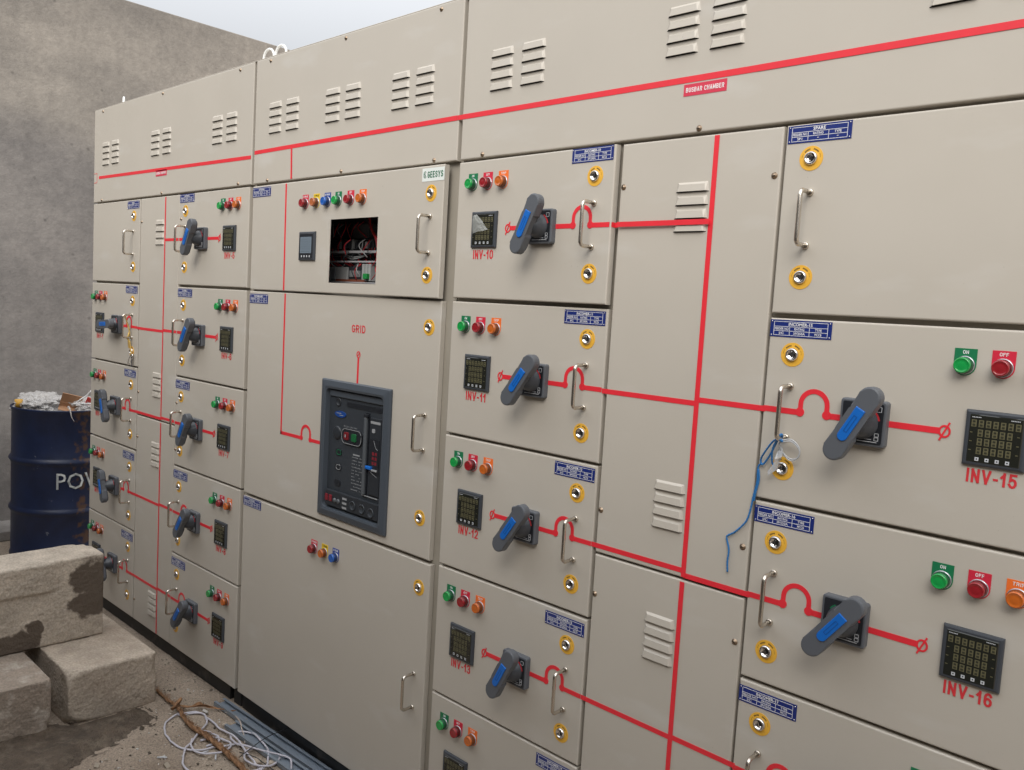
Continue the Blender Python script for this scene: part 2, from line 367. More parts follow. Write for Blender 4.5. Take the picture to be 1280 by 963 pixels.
def wall_mat(seed=0):
    m = bpy.data.materials.new('cement_plaster'); m.use_nodes = True; t = m.node_tree; b = t.nodes['Principled BSDF']; b.inputs['Roughness'].default_value = .88
    g = t.nodes.new('ShaderNodeNewGeometry'); pos = g.outputs['Position']
    mp = t.nodes.new('ShaderNodeMapping'); mp.inputs['Scale'].default_value = (1, 1, 1.6); t.links.new(pos, mp.inputs['Vector'])
    def nz(sc, d, r, w_, src):
        n = t.nodes.new('ShaderNodeTexNoise'); n.noise_dimensions = '4D'; n.inputs['W'].default_value = w_+seed
        n.inputs['Scale'].default_value = sc; n.inputs['Detail'].default_value = d; n.inputs['Roughness'].default_value = r; t.links.new(src, n.inputs['Vector']); return n.outputs[0]
    # two plaster coats: a browner one above, a greyer one below, with a wavering day joint
    sp = t.nodes.new('ShaderNodeSeparateXYZ'); t.links.new(pos, sp.inputs[0])
    a = t.nodes.new('ShaderNodeMath'); a.operation = 'MULTIPLY_ADD'; t.links.new(nz(1.3, 6, .6, 1, pos), a.inputs[0]); a.inputs[1].default_value = 1.5; t.links.new(sp.outputs['Z'], a.inputs[2])
    r = t.nodes.new('ShaderNodeMapRange'); r.inputs[1].default_value = 3.0; r.inputs[2].default_value = 3.5; t.links.new(a.outputs[0], r.inputs[0])
    mx_ = t.nodes.new('ShaderNodeMixRGB'); t.links.new(r.outputs[0], mx_.inputs[0]); mx_.inputs[1].default_value = (.265, .247, .232, 1); mx_.inputs[2].default_value = (.325, .298, .265, 1)
    cr = t.nodes.new('ShaderNodeValToRGB'); t.links.new(nz(1.5, 9, .62, 4, mp.outputs[0]), cr.inputs[0])
    e = cr.color_ramp.elements; e[0].position = .30; e[0].color = (.68, .68, .69, 1); e[1].position = .68; e[1].color = (1.18, 1.16, 1.14, 1)
    mu = t.nodes.new('ShaderNodeMixRGB'); mu.blend_type = 'MULTIPLY'; mu.inputs[0].default_value = 1; t.links.new(mx_.outputs[0], mu.inputs[1]); t.links.new(cr.outputs[0], mu.inputs[2])
    cr2 = t.nodes.new('ShaderNodeValToRGB'); t.links.new(nz(22, 6, .7, 8, pos), cr2.inputs[0])
    e = cr2.color_ramp.elements; e[0].position = .3; e[0].color = (.80, .80, .80, 1); e[1].position = .68; e[1].color = (1.13, 1.13, 1.12, 1)
    m2 = t.nodes.new('ShaderNodeMixRGB'); m2.blend_type = 'MULTIPLY'; m2.inputs[0].default_value = 1; t.links.new(mu.outputs[0], m2.inputs[1]); t.links.new(cr2.outputs[0], m2.inputs[2])
    pit = t.nodes.new('ShaderNodeTexVoronoi'); pit.inputs['Scale'].default_value = 7; t.links.new(pos, pit.inputs['Vector'])
    pr = t.nodes.new('ShaderNodeMapRange'); pr.inputs[1].default_value = .03; pr.inputs[2].default_value = .10; pr.inputs[3].default_value = .62; pr.inputs[4].default_value = 1; t.links.new(pit.outputs['Distance'], pr.inputs[0])
    st = t.nodes.new('ShaderNodeMapping'); st.inputs['Scale'].default_value = (1, 5, .5); t.links.new(pos, st.inputs['Vector'])
    dr_ = t.nodes.new('ShaderNodeMapRange'); dr_.inputs[1].default_value = .35; dr_.inputs[2].default_value = .7; dr_.inputs[3].default_value = .93; dr_.inputs[4].default_value = 1.07; t.links.new(nz(1.6, 6, .6, 12, st.outputs[0]), dr_.inputs[0])
    pm = t.nodes.new('ShaderNodeMath'); pm.operation = 'MULTIPLY'; t.links.new(pr.outputs[0], pm.inputs[0]); t.links.new(dr_.outputs[0], pm.inputs[1])
    m3 = t.nodes.new('ShaderNodeVectorMath'); m3.operation = 'SCALE'; t.links.new(m2.outputs[0], m3.inputs[0]); t.links.new(pm.outputs[0], m3.inputs['Scale']); t.links.new(m3.outputs[0], b.inputs['Base Color'])
    bp = t.nodes.new('ShaderNodeBump'); bp.inputs['Distance'].default_value = .004; bp.inputs['Strength'].default_value = .9; t.links.new(nz(45, 7, .65, 6, pos), bp.inputs['Height']); t.links.new(bp.outputs[0], b.inputs['Normal'])
    return m
WALL = wall_mat()
mb = MB(); mb.box(-.12, .12, -4.6, 7.5, 0, 3.505, WALL, .006)
t_ = thing('boundary_wall', 'tall grey cement plastered wall behind the blue drum', 'wall', (-4.32, 0, ZG), me=mb.mesh('boundary_wall'))
mb = MB(); mb.box(0, .27, -4.4, 7.3, 0, .065, WALL, .008)
part('footing', mb.mesh('footing'), t_, (-4.2, 0, ZG))
# plain wall added out of frame to shade the lower half of the switchboard
OPP = mat('shade_wall_dark', (.09, .083, .076), .9, var=.2, vscale=3, bump=.004, bscale=45)
mb = MB(); mb.box(-4.19, 4, -.12, .12, 0, 2.58, OPP, .006)
thing('added_shade_wall', 'plain dark wall added out of view to shade the switchboard', 'wall', (0, -2.1, ZG), me=mb.mesh('added_shade_wall'))

# ------------------------------------------------------------------ switchboard pieces (meshes shared between copies)
def door_mesh(name, w_, h_, depth=.018, hole=None):
    """pan door, origin at top-left front corner: x to the right, z down to -h"""
    bm = bmesh.new(); xs = [0, w_]; zs = [-h_, 0]
    if hole: xs = [0, hole[0], hole[1], w_]; zs = [-h_, hole[2], hole[3], 0]
    V = [[bm.verts.new((x, 0, z)) for z in zs] for x in xs]; fs = []
    for i in range(len(xs)-1):
        for j in range(len(zs)-1):
            if hole and i == 1 and j == 1: continue
            fs.append(bm.faces.new((V[i][j], V[i+1][j], V[i+1][j+1], V[i][j+1])))
    bm.normal_update()
    dd = .002 if hole else depth
    r = bmesh.ops.extrude_face_region(bm, geom=fs[:])
    top = [g_ for g_ in r['geom'] if isinstance(g_, bmesh.types.BMVert)]
    for v in top: v.co.y += dd
    bmesh.ops.recalc_face_normals(bm, faces=bm.faces)
    es = [e for e in bm.edges if all(abs(v.co.y) < 1e-7 for v in e.verts) and
          (all(abs(v.co.x) < 1e-7 for v in e.verts) or all(abs(v.co.x-w_) < 1e-7 for v in e.verts) or all(abs(v.co.z) < 1e-7 for v in e.verts) or all(abs(v.co.z+h_) < 1e-7 for v in e.verts))]
    bmesh.ops.bevel(bm, geom=es, offset=.0035, segments=3, affect='EDGES', profile=.5)
    if hole:
        for a0, a1, c0, c1 in ((.0003, .002, -h_+.0003, -.0003), (w_-.002, w_-.0003, -h_+.0003, -.0003), (.0021, w_-.0021, -.002, -.0003), (.0021, w_-.0021, -h_+.0003, -h_+.002)):
            q = bmesh.ops.create_cube(bm, size=1)['verts']
            for v in q: v.co = Vector(((a0+a1)/2+v.co.x*(a1-a0), (.0021+depth)/2+v.co.y*(depth-.0021), (c0+c1)/2+v.co.z*(c1-c0)))
    me = bpy.data.meshes.new(name); bm.to_mesh(me); bm.free(); me.materials.append(PAINT); return me

def lamp_label(kind, txt):
    mb = MB(); w2 = .018; pts = [(-w2, .029), (-w2, 0)]+[(w2*math.cos(a), w2*math.sin(a)) for a in [PI+PI*k/12 for k in range(1, 12)]]+[(w2, 0), (w2, .029)]
    mb.poly(pts, -.0008, .0001, LAB[kind])
    L = len(txt)*.0046 if len(txt) < 5 else len(txt)*.0039; mb.strokes(txt, -L/2, L/2, .0195, .0258, -.0011, INK if kind == 'yellow' else WHITE, .15); return mb.mesh('lamp_label')
def lamp_mesh(kind):
    mb = MB(); b = {'green': 'green'}.get(kind, kind)
    mb.lathe(0, 0, [(.0163, -.0006), (.0163, -.0022), (.0152, -.0034), (.0146, -.0034)], RING)
    mb.lathe(0, 0, [(.0150, -.0025), (.0149, -.0120), (.0141, -.0150), (.0136, -.0152)], BEZ[b])
    mb.lathe(0, 0, [(.0137, -.0148), (.0136, -.0190), (.0128, -.0205), (.0112, -.0208), (.0108, -.0203), (.006, -.0210), (0, -.0213)], LENS[kind])
    return mb.mesh('indicator_lamp')
LAMPM = {k: lamp_mesh(k) for k in LENS}
LLAB = {('green', 'ON'): 0, ('red', 'OFF'): 0, ('orange', 'TRIP'): 0, ('red', 'R-PHASE'): 0, ('yellow', 'Y-PHASE'): 0, ('blue', 'B-PHASE'): 0, ('green', 'ON '): 0}
LLAB = {k: lamp_label(*k) for k in LLAB}

def lock_ring():
    mb = MB(); mb.lathe(0, 0, [(0, -.0008), (.0238, -.0008), (.0238, .0001)], YEL, 32, False)
    for a0, a1 in ((100, 140), (40, 80), (150, 178), (2, 30)):
        for k in range(5):
            if a0 in (150, 2) or k % 1 == 0:
                a = math.radians(a0+(a1-a0)*k/5); b = math.radians(a0+(a1-a0)*(k+.62)/5)
                r0, r1 = (.0165, .0195) if a0 in (100, 40) else (.0183, .0190)
                mb.flat([(r0*math.cos(a), r0*math.sin(a)), (r1*math.cos(a), r1*math.sin(a)), (r1*math.cos(b), r1*math.sin(b)), (r0*math.cos(b), r0*math.sin(b))], -.0012, INK)
    return mb.mesh('lock_label')
LRING = lock_ring()
def lock_mesh():
    mb = MB(); mb.lathe(0, 0, [(.0135, -.0008), (.0135, -.003), (.0120, -.0062), (.0105, -.0072), (.0088, -.0068), (.0084, -.0040), (0, -.0040)], CHROME, 28)
    mb.box(-.0035, .0035, -.0046, -.0041, -.0035, .0035, DARKHOLE); mb.box(-.001, .001, -.0056, -.0042, -.005, .005, CHROME)
    return mb.mesh('lock')
LOCKM = lock_mesh()
def handle_mesh():
    mb = MB(); h, pr, rb = .0515, .043, .011; P = [(0, -.001, h)]
    P += [(0, -pr+rb-rb*math.sin(a), h-rb+rb*math.cos(a)) for a in [k*PI/12 for k in range(7)]]
    P += [(0, -pr, 0.02), (0, -pr, -.02)]
    P += [(0, -pr+rb-rb*math.cos(a), -h+rb-rb*math.sin(a)) for a in [k*PI/12 for k in range(7)]]; P += [(0, -.001, -h)]
    mb.tube(P, .0046, STEEL, 12)
    for s_ in (-1, 1): mb.lathe(0, s_*h, [(.0072, .0), (.0072, -.004), (.0058, -.0055), (.0046, -.0055)], STEEL, 16)
    return mb.mesh('pull_handle')
HANDM = handle_mesh()
def screw_mesh():
    mb = MB(); mb.lathe(0, 0, [(.0068, 0), (.0068, -.0008), (.0046, -.0012), (.0046, -.0025), (.003, -.0042), (0, -.0046)], BRASS, 14)
    mb.box(-.0032, .0032, -.0049, -.004, -.0005, .0005, DARKHOLE); return mb.mesh('screw')
SCREWM = screw_mesh()
def meter_mesh():
    mb = MB(); mb.box(-.048, .048, -.0075, 0, -.048, .048, GREYB, .004, 2, 'front'); 
    return mb.mesh('panel_meter')
def meter_screen():
    mb = MB(); mb.box(-.0405, .0405, -.0088, -.007, -.0415, .0405, GLASS, .0012, 1, 'front')
    def dig(cx, cz, w_=.0078, h_=.0122):
        y = -.0091
        mb.flat([(cx-w_/2, cz-h_/2), (cx+w_/2, cz-h_/2), (cx+w_/2, cz+h_/2), (cx-w_/2, cz+h_/2)], y, DIGIT)
        for s_ in (-1, 1):
            q = cz+s_*h_*.235; mb.flat([(cx-w_*.27, q-h_*.14), (cx+w_*.27, q-h_*.14), (cx+w_*.27, q+h_*.14), (cx-w_*.27, q+h_*.14)], y-.0003, DIGITG)
    for k in range(7): dig(-.0335+k*.0112, .0255)
    for rw in range(3):
        for k in range(5): dig(-.0225+k*.0112, .0095-rw*.0152)
    for k in range(4):
        x = -.024+k*.0155; mb.flat([(x-.003, -.0385), (x+.003, -.0385), (x+.003, -.0325), (x-.003, -.0325)], -.0091, BTN)
        mb.flat([(x-.0012, -.0367), (x+.0012, -.0367), (x+.0012, -.0343), (x-.0012, -.0343)], -.0093, FACEP)
    for x0, x1 in ((-.037, -.024), (.022, .036)):
        k = x0
        while k < x1: mb.flat([(k, .0352), (k+.0016, .0352), (k+.0016, .0368), (k, .0368)], -.0091, BTN); k += .0024
    for rw in range(3):
        for x in (-.0365, .0350): mb.flat([(x-.002, .009-rw*.0152), (x+.002, .009-rw*.0152), (x+.002, .0103-rw*.0152), (x-.002, .0103-rw*.0152)], -.0091, DIGIT)
    return mb.mesh('meter_display')
METM, METS = meter_mesh(), meter_screen()
def lcd_screen():
    mb = MB(); mb.box(-.0405, .0405, -.0088, -.007, -.0415, .0415, FACEP, .0012, 1, 'front')
    mb.poly([(-.034, -.024), (.034, -.024), (.034, .030), (-.034, .030)], -.0094, -.0087, LCD)
    for r_ in range(6): mb.flat([(-.028, .022-r_*.008), (.026, .022-r_*.008), (.026, .0232-r_*.008), (-.028, .0232-r_*.008)], -.0097, mat('lcd_line', (.09, .12, .15), .3) if r_ == 0 else bpy.data.materials['lcd_line'])
    for k in range(4):
        x = -.024+k*.016; mb.flat([(x-.003, -.0375), (x+.003, -.0375), (x+.003, -.031), (x-.003, -.031)], -.0091, BTN)
    return mb.mesh('meter_display')
LCDS = lcd_screen()
def rrect(w2, h2, r, n=4):
    P = []
    for cx, cz, a0 in ((w2-r, h2-r, 0), (-w2+r, h2-r, 90), (-w2+r, -h2+r, 180), (w2-r, -h2+r, 270)):
        P += [(cx+r*math.cos(math.radians(a0+90*k/n)), cz+r*math.sin(math.radians(a0+90*k/n))) for k in range(n+1)]
    return P
def switch_base():
    mb = MB(); mb.poly(rrect(.043, .043, .006), -.016, 0, GREYP, .003)
    mb.poly(rrect(.0375, .0375, .003), -.0172, -.0155, FACEP)
    mb.lathe(0, 0, [(.030, -.017), (.030, -.021), (.0265, -.023), (.0255, -.036), (.020, -.044), (.016, -.05), (0, -.05)], GREYB, 32)
    arc = [(.0315*math.cos(math.radians(a)), .0315*math.sin(math.radians(a))) for a in range(12, 62, 6)]
    mb.ribbon(arc, .0035, -.0178, REDINK, .0004)
    arc = [(.0315*math.cos(math.radians(a)), .0315*math.sin(math.radians(a))) for a in range(120, 150, 6)]
    mb.ribbon(arc, .0022, -.0178, LAB['green'], .0004)
    for x, z, a, b in ((.0295, .0275, .0045, .0045), (.0285, -.020, .0035, .003), (.0285, -.0275, .0035, .003)):
        for q in (((x-a, z-b), (x+a, z-b)), ((x+a, z-b), (x+a, z+b)), ((x+a, z+b), (x-a, z+b)), ((x-a, z+b), (x-a, z-b))): mb.ribbon(q, .0009, -.0178, BTN, .0003)
    mb.ribbon([(-.02, -.0335), (.03, -.0335)], .0012, -.0178, BTN, .0003)
    mb.ribbon([(-.005, -.029), (.02, -.029)], .0009, -.0178, BTN, .0003)
    return mb.mesh('switch_base')
def lever_mesh():
    mb = MB(); a, L = .0200, .0785; P = []
    for k in range(13): t = PI*k/12; P.append((a*math.cos(t), L-a+a*math.sin(t)))
    P += [(-a, .030), (-a*.80, .024), (-a*.80, -.020), (-a, -.026)]
    for k in range(13): t = PI+PI*k/12; P.append((a*math.cos(t), -L+a+a*math.sin(t)))
    P += [(a, -.026), (a*.80, -.020), (a*.80, .024), (a, .030)]
    mb.poly(P, -.071, -.050, GREYP, .0035)
    # rounded underside and neck that joins the boss
    mb.poly([(p[0]*.86, p[1]*.93) for p in P], -.052, -.045, GREYB)
    mb.lathe(0, 0, [(.0185, -.036), (.018, -.052), (0, -.052)], GREYB, 24)
    B = [(-.0095, .034), (-.0095, -.026)]+[(.0095*math.cos(t), -.026+.0095*math.sin(t)) for t in [PI+PI*k/8 for k in range(1, 8)]]+[(.0095, -.026), (.0095, .034)]
    mb.poly(B, -.0735, -.068, BLUEI, .0012)
    mb.box(-.0158, .0158, -.0665, -.056, -.010, .016, BLUEI, .001, 1)
    mb.ribbon([(-.003, .018), (-.003, -.016), (.003, -.016), (.003, .018), (-.003, .018)], .0012, -.0739, mat('blue_groove', (.006, .07, .28), .4), .0003)
    return mb.mesh('switch_lever')
SWB, LEV = switch_base(), lever_mesh()
def nameplate(title, cells, w_=.126, h_=.034):
    mb = MB(); mb.poly([(0, -h_), (w_, -h_), (w_, 0), (0, 0)], -.001, .0001, BLUEP)
    y = -.0013; x0, x1, z0, z1 = .008, w_-.008, -h_+.0035, -.0035; zm = z1-(z1-z0)*.36; zl = z1-(z1-z0)*.68; lw = .0008
    xa, xb = x0+(x1-x0)*.30, x0+(x1-x0)*.67
    for q in (((x0, z0), (x1, z0)), ((x0, z1), (x1, z1)), ((x0, zm), (x1, zm)), ((x0, zl), (x1, zl)), ((x0, z0), (x0, z1)), ((x1, z0), (x1, z1)), ((xa, z0), (xa, zm)), ((xb, z0), (xb, zm))):
        mb.ribbon(q, lw, y, WHITE, .0003)
    mb.text(title, (x0+x1)/2-.00245*len(title), (x0+x1)/2+.00245*len(title), zm+.0018, z1-.0016, y-.0002, WHITE, .02)
    heads = ['FEEDER NO', 'RATING', 'TYPE']
    for k, (a, b) in enumerate(((x0, xa), (xa, xb), (xb, x1))):
        for tx, lo, hi in ((heads[k], zl, zm), (cells[k], z0, zl)):
            if not tx: continue
            hw = min((b-a)/2-.002, .0017*len(tx)); mb.text(tx, (a+b)/2-hw, (a+b)/2+hw, lo+.0019+(0 if tx != '-' else .002), hi-.0019-(0 if tx != '-' else .0018), y-.0002, WHITE, .01)
    for x in (.0035, w_-.0035):
        for z in (-.0035, -h_+.0035): mb.lathe(x, z, [(.0014, -.001), (.001, -.0022), (0, -.0024)], CHROME, 8)
    return mb.mesh('nameplate')
def louvre_group(cols=1, cw=.082):
    """pressed louvres, four to a column; x to the right from 0, z down from 0 to -.106"""
    mb = MB(); i = mb.mi(PAINT); j = mb.mi(DARKHOLE)
    for c in range(cols):
        for k in range(4):
            x0 = c*.110; x1 = x0+cw; zt = -k*.0285-.002; zb = zt-.0205; e = .0065; pr = .0062
            B = lambda *p: [mb.bm.verts.new(q) for q in p]
            a, b, c_, d, f_, g_ = B((x0, 0, zb), (x0+.004, 0, zt), (x1-.004, 0, zt), (x1, 0, zb), (x0+e, -pr, zb+.0005), (x1-e, -pr, zb+.0005))
            m1, m2 = B((x0+.010, -pr*.72, zt-.005), (x1-.010, -pr*.72, zt-.005))
            for q in ((b, c_, m2, m1), (m1, m2, g_, f_), (a, b, m1, f_), (c_, d, g_, m2)):
                fc = mb.bm.faces.new(q); fc.material_index = i
            u, v = B((x0+e, -pr+.0018, zb+.0005), (x1-e, -pr+.0018, zb+.0005))
            mb.bm.faces.new((f_, g_, v, u)).material_index = i
            mb.bm.faces.new((a, u, v, d)).material_index = j
            lo = B((x0, -.0004, zb), (x1, -.0004, zb), (x1, -.0004, zb-.0012), (x0, -.0004, zb-.0012)); mb.bm.faces.new(lo).material_index = j
    return mb.mesh('louvre_vent')
LOU1, LOU2 = louvre_group(1), louvre_group(2)
def ztag(txt): 
    mb = MB(); mb.strokes(txt, 0, .078, 0, .0245, -.0006, REDINK, .165); return mb.mesh('panel_number')
TAPEW = .0115
def bump_tape(mb, xc, z0, xl, xr, y=-.0008):
    """single line from xl to xr with the little arch at xc; z0 is the line height"""
    r = .0265; zc = z0+.012
    mb.ribbon([(xl, z0), (xc-r-.002, z0)], TAPEW, y, RED); mb.ribbon([(xc+r+.002, z0), (xr, z0)], TAPEW, y, RED)
    arc = [(xc-r, z0)]+[(xc+r*math.cos(math.radians(a)), zc+.006+r*math.sin(math.radians(a))) for a in range(180, -1, -12)]+[(xc+r, z0)]
    mb.ribbon(arc, .0095, y-.0003, RED)
    for s_ in (-1, 1): mb.lathe(xc+s_*(r+.0005), z0+.001, [(0, y-.0006), (.0088, y-.0006), (.0088, 0)], RED, 18, False)
def phi(mb, x, z, y=-.0008):
    arc = [(x+.0085*math.cos(math.radians(a)), z+.0098*math.sin(math.radians(a))) for a in range(0, 361, 20)]
    mb.ribbon(arc, .0034, y-.0004, RED); mb.ribbon([(x-.0075, z-.0165), (x+.0075, z+.0165)], .0032, y-.0007, RED)

# ------------------------------------------------------------------ cabinets
ROWT = [1.921, 1.5415, 1.1655, .7855, .4085]          # top edge of each row of doors
ROWB = [1.5515, 1.1730, .7935, .4150, .004]
ZC = [1.7375, 1.353, .974, .592, .2135]
def cabinet(label, x0, x1, depth=.65):
    t = thing('switchboard_cabinet', label, 'electrical cabinet', ((x0+x1)/2, .3, ZG), 'cabinets bolted together in one switchboard')
    mb = MB(); y0 = .0185
    e = .0012
    mb.box(x0+e, x1-e, depth-.003, depth, 0, 2.366, PAINT); mb.box(x0+e, x0+e+.003, y0+.03, depth-.004, 0, 2.366, PAINT); mb.box(x1-e-.003, x1-e, y0+.03, depth-.004, 0, 2.366, PAINT)
    mb.box(x0+e+.004, x1-e-.004, y0+.03, depth-.004, 0, .003, PAINT)
    me = mb.mesh('carcass'); part('carcass', me, t, (0, 0, 0)) if False else None
    o = bpy.data.objects.new('carcass', me); link(o, t, (0, 0, 0))
    mb = MB(); mb.box(x0-.001+e, x1+.001-e, .002, depth+.002, 2.3660, 2.3690, PAINT, .001); part('roof', mb.mesh('roof'), t, (0, 0, 0))
    mb = MB(); zp = -.004
    mb.box(x0+.002, x1-.09, .022, .06, ZG, zp, BLACKP, .002); mb.box(x1-.06, x1-.004, .022, .06, ZG, zp, BLACKP, .002)
    mb.box(x0+.002, x1-.002, .30, .34, ZG, zp, BLACKP); mb.box(x0+.002, x0+.05, .062, depth, ZG, zp-.001, BLACKP); mb.box(x1-.05, x1-.003, .062, depth, ZG, zp-.001, BLACKP)
    part('plinth', mb.mesh('plinth'), t, (0, 0, 0)); return t
def frame_rails(t, x0, x1, mull, rows):
    """sheet steel frame seen in the gaps between the doors"""
    mb = MB(); y0 = .0195; b0, b1 = x0+.0015, x1-.0015
    for k, xm in enumerate(mull):
        hw = .10 if x0 < -1 and x1 > -1 and xm > -1 else .045; a = max(b0, xm-hw); b = min(b1, xm+.045); mb.box(a, b, y0, y0+.028, .001, 2.364, FRAME)
    for (xa, xb, zs) in rows:
        for z in zs: mb.box(xa, xb, y0-.0008, y0+.026, z-.022, z+.022, FRAME)
    return part('door_frame', mb.mesh('door_frame'), t, (0, 0, 0))
def door(t, x0, x1, ztop, zbot, name='door', hole=None, depth=.018, label=None):
    return part(name, door_mesh(name, x1-x0, ztop-zbot, depth, hole), t, (x0, 0, ztop), label)
def add_tape(d, mb): part('red_tape', mb.mesh('red_tape'), d, (0, 0, 0))
def locks(d, *pts):
    for x, z in pts:
        part('lock_label', LRING, d, (x, 0, z)); o = part('lock', LOCKM, d, (x, 0, z)); o.rotation_euler.y = random.uniform(-.8, .8)
def lamps(d, spec, ztop):
    for x, kind, txt, ln in spec:
        part('lamp_label', LLAB[(kind, txt)], d, (x+.018, 0, ztop-.029)); part('indicator_lamp', LAMPM[ln], d, (x+.018, 0, ztop-.029), ln+' indicator lamp')
RGO = lambda o: [(o[0], 'green', 'ON', 'green'), (o[1], 'red', 'OFF', 'red'), (o[2], 'orange', 'TRIP', 'orange')]
def plate(d, x, z, title, cells): part('nameplate', nameplate(title, cells), d, (x, 0, z), 'blue nameplate reading '+title)
def feeder(d, mirror, X, zc, num, ang, dzt=0, film=False, width=.545, dx=0):
    """isolator switch, meter, lamps, handle, locks; mirror=False: handle at the right, True: handle at the left"""
    X += dx; W = lambda v: X+v
    zt = zc+dzt
    if not mirror:
        lampx = [W(.0425), W(.1005), W(.1595)]; mx_, sx, hx, lx, px, tx, bx = W(.1175), W(.329), W(.490), W(.487), W(.412), W(.080), W(.4545)
        mb = MB(); mb.ribbon([(W(.212), zt), (sx-.02, zt)], TAPEW, -.0008, RED); phi(mb, W(.2045), zt); bump_tape(mb, bx, zt, sx+.02, X-dx+width-.0038)
    else:
        lampx = [W(.3475), W(.4065), W(.4655)]; mx_, sx, hx, lx, px, tx, bx = W(.4255), W(.2065), W(.0545), W(.0525), W(.0015), W(.390), W(.1055)
        mb = MB(); mb.ribbon([(sx+.02, zt), (W(.337), zt)], TAPEW, -.0008, RED); phi(mb, W(.3445), zt); bump_tape(mb, bx, zt, X-dx+.0008, sx-.02)
    add_tape(d, mb)
    lamps(d, RGO(lampx), zc+.150)
    part('panel_meter', METM, d, (mx_, 0, zc-.0015)); part('meter_display', METS, d, (mx_, 0, zc-.0015))
    part('switch_base', SWB, d, (sx, 0, zc)); l = part('switch_lever', LEV, d, (sx, 0, zc)); l.rotation_euler.y = math.radians(ang)
    part('pull_handle', HANDM, d, (hx, 0, zc)); locks(d, (lx, zc+.1145), (lx, zc-.1145))
    if num is not None:
        part('panel_number', ztag('INV-%d' % num), d, (tx-.004, 0, zc-.0795))
        plate(d, px, zc+.1825, 'INCOMER-%d' % num, ['I/C', '3P/250A', 'MCCB'])
    if film:
        fm = bmesh.new(); P = [(-.036, .036), (-.022, .040), (-.002, .024), (.012, .008), (.022, -.001), (.006, -.005), (-.012, -.006), (-.037, -.010)]
        cen = fm.verts.new((-.012, -.0145, .012)); ring = [fm.verts.new((p[0], -.0105-random.uniform(0, .005), p[1])) for p in P]
        for k in range(len(P)): fm.faces.new((cen, ring[k], ring[(k+1) % len(P)]))
        bmesh.ops.subdivide_edges(fm, edges=fm.edges[:], cuts=3, use_grid_fill=True)
        for v in fm.verts: v.co.y += -.002*noise.noise(v.co*160)
        fe = bpy.data.meshes.new('protective_film'); fm.to_mesh(fe); fm.free(); fe.materials.append(FILM)
        part('protective_film', fe, d, (mx_, 0, zc-.0015))
    return d
def chamber(t, x0, x1, groups, screws_top, screws_bot):
    d = part('busbar_cover', door_mesh('busbar_cover', x1-x0, 2.3655-1.9285), t, (x0, 0, 2.3655))
    for gx in groups: part('louvre_vent', LOU2, d, (gx, 0, 2.2075))
    for sx in screws_top: part('screw', SCREWM, d, (sx, 0, 2.352))
    for sx in screws_bot: part('screw', SCREWM, d, (sx, 0, 1.937))
    return d
def cover(t, x0, x1, ztop, zbot, lx, lz, sc):
    d = part('cover_panel', door_mesh('cover_panel', x1-x0, ztop-zbot), t, (x0, 0, ztop))
    for z in lz: part('louvre_vent', LOU1, d, (lx, 0, z))
    for x, z in sc: o = part('screw', SCREWM, d, (x, 0, z)); o.rotation_euler.y = random.uniform(0, 3)
    return d
def eyebolt(t, x, y, rot):
    mb = MB(); mb.tube([(.031*math.cos(a), 0, .040+.031*math.sin(a)) for a in [2*PI*k/28 for k in range(29)]], .0045, EYEM, 10, caps=False)
    mb.box(-.012, .012, -.012, .012, 0, .008, EYEM, .002)
    o = part('lifting_eye', mb.mesh('lifting_eye'), t, (x, y, 2.3696)); o.rotation_euler.z = rot
EYEM = mat('eyebolt_zinc', (.8, .8, .78), .4)
def bridge(t, pts, wd=TAPEW, y=-.0006):
    mb = MB(); mb.ribbon(pts, wd, y, RED, .0005); part('red_tape', mb.mesh('red_tape'), t, (0, 0, 0))

# ---- cabinet 1 (far left)
c1 = cabinet('beige switchboard cabinet with panels INV-1 to INV-9, at the far end beside the blue drum', -2.620, -1.108)
frame_rails(c1, -2.62, -1.108, [-2.62, -2.074, -1.691, -1.108], [(-2.575, -2.119, [1.5465, 1.169, .789, .412]), (-1.646, -1.153, [1.5465, 1.169, .789, .412]), (-2.574, -1.154, [1.925]), (-2.029, -1.736, [.957])])
d = chamber(c1, -2.620, -1.122, [-2.516, -1.978, -1.427], [-2.518, -1.874, -1.223], [-2.518, -1.866, -1.216])
mb = MB(); mb.ribbon([(-2.556, 2.0445), (-1.1265, 2.027)], .0135, -.0008, RED)
for q in (((-2.616, 2.066), (-2.580, 2.066)), ((-2.616, 2.022), (-2.580, 2.022)), ((-2.580, 2.066), (-2.580, 2.022))): mb.ribbon(q, .002, -.0008, RED)
add_tape(d, mb)
def busbar_label(d, x):
    mb = MB(); mb.poly([(0, 0), (.104, 0), (.104, .025), (0, .025)], -.0008, 0, REDLAB); mb.strokes('BUSBAR CHAMBER', .006, .098, .0075, .0175, -.0011, WHITE, .15)
    part('busbar_label', mb.mesh('busbar_label'), d, (x, 0, 2.0085))
busbar_label(d, -1.925)
XA = -2.628
angs = [None, 86, -20, -21, -20]
for k in range(5):
    d = door(c1, -2.618, -2.079, ROWT[k], ROWB[k])
    if k == 0:
        plate(d, -2.213, 1.9155, 'SPARE', ['SP2', '-', '-']); locks(d, (-2.143, 1.849), (-2.143, 1.621)); part('pull_handle', HANDM, d, (-2.146, 0, 1.729))
    else: feeder(d, False, XA, ZC[k]-(.003 if k > 1 else 0), k, angs[k], width=.549, dzt=-.003)
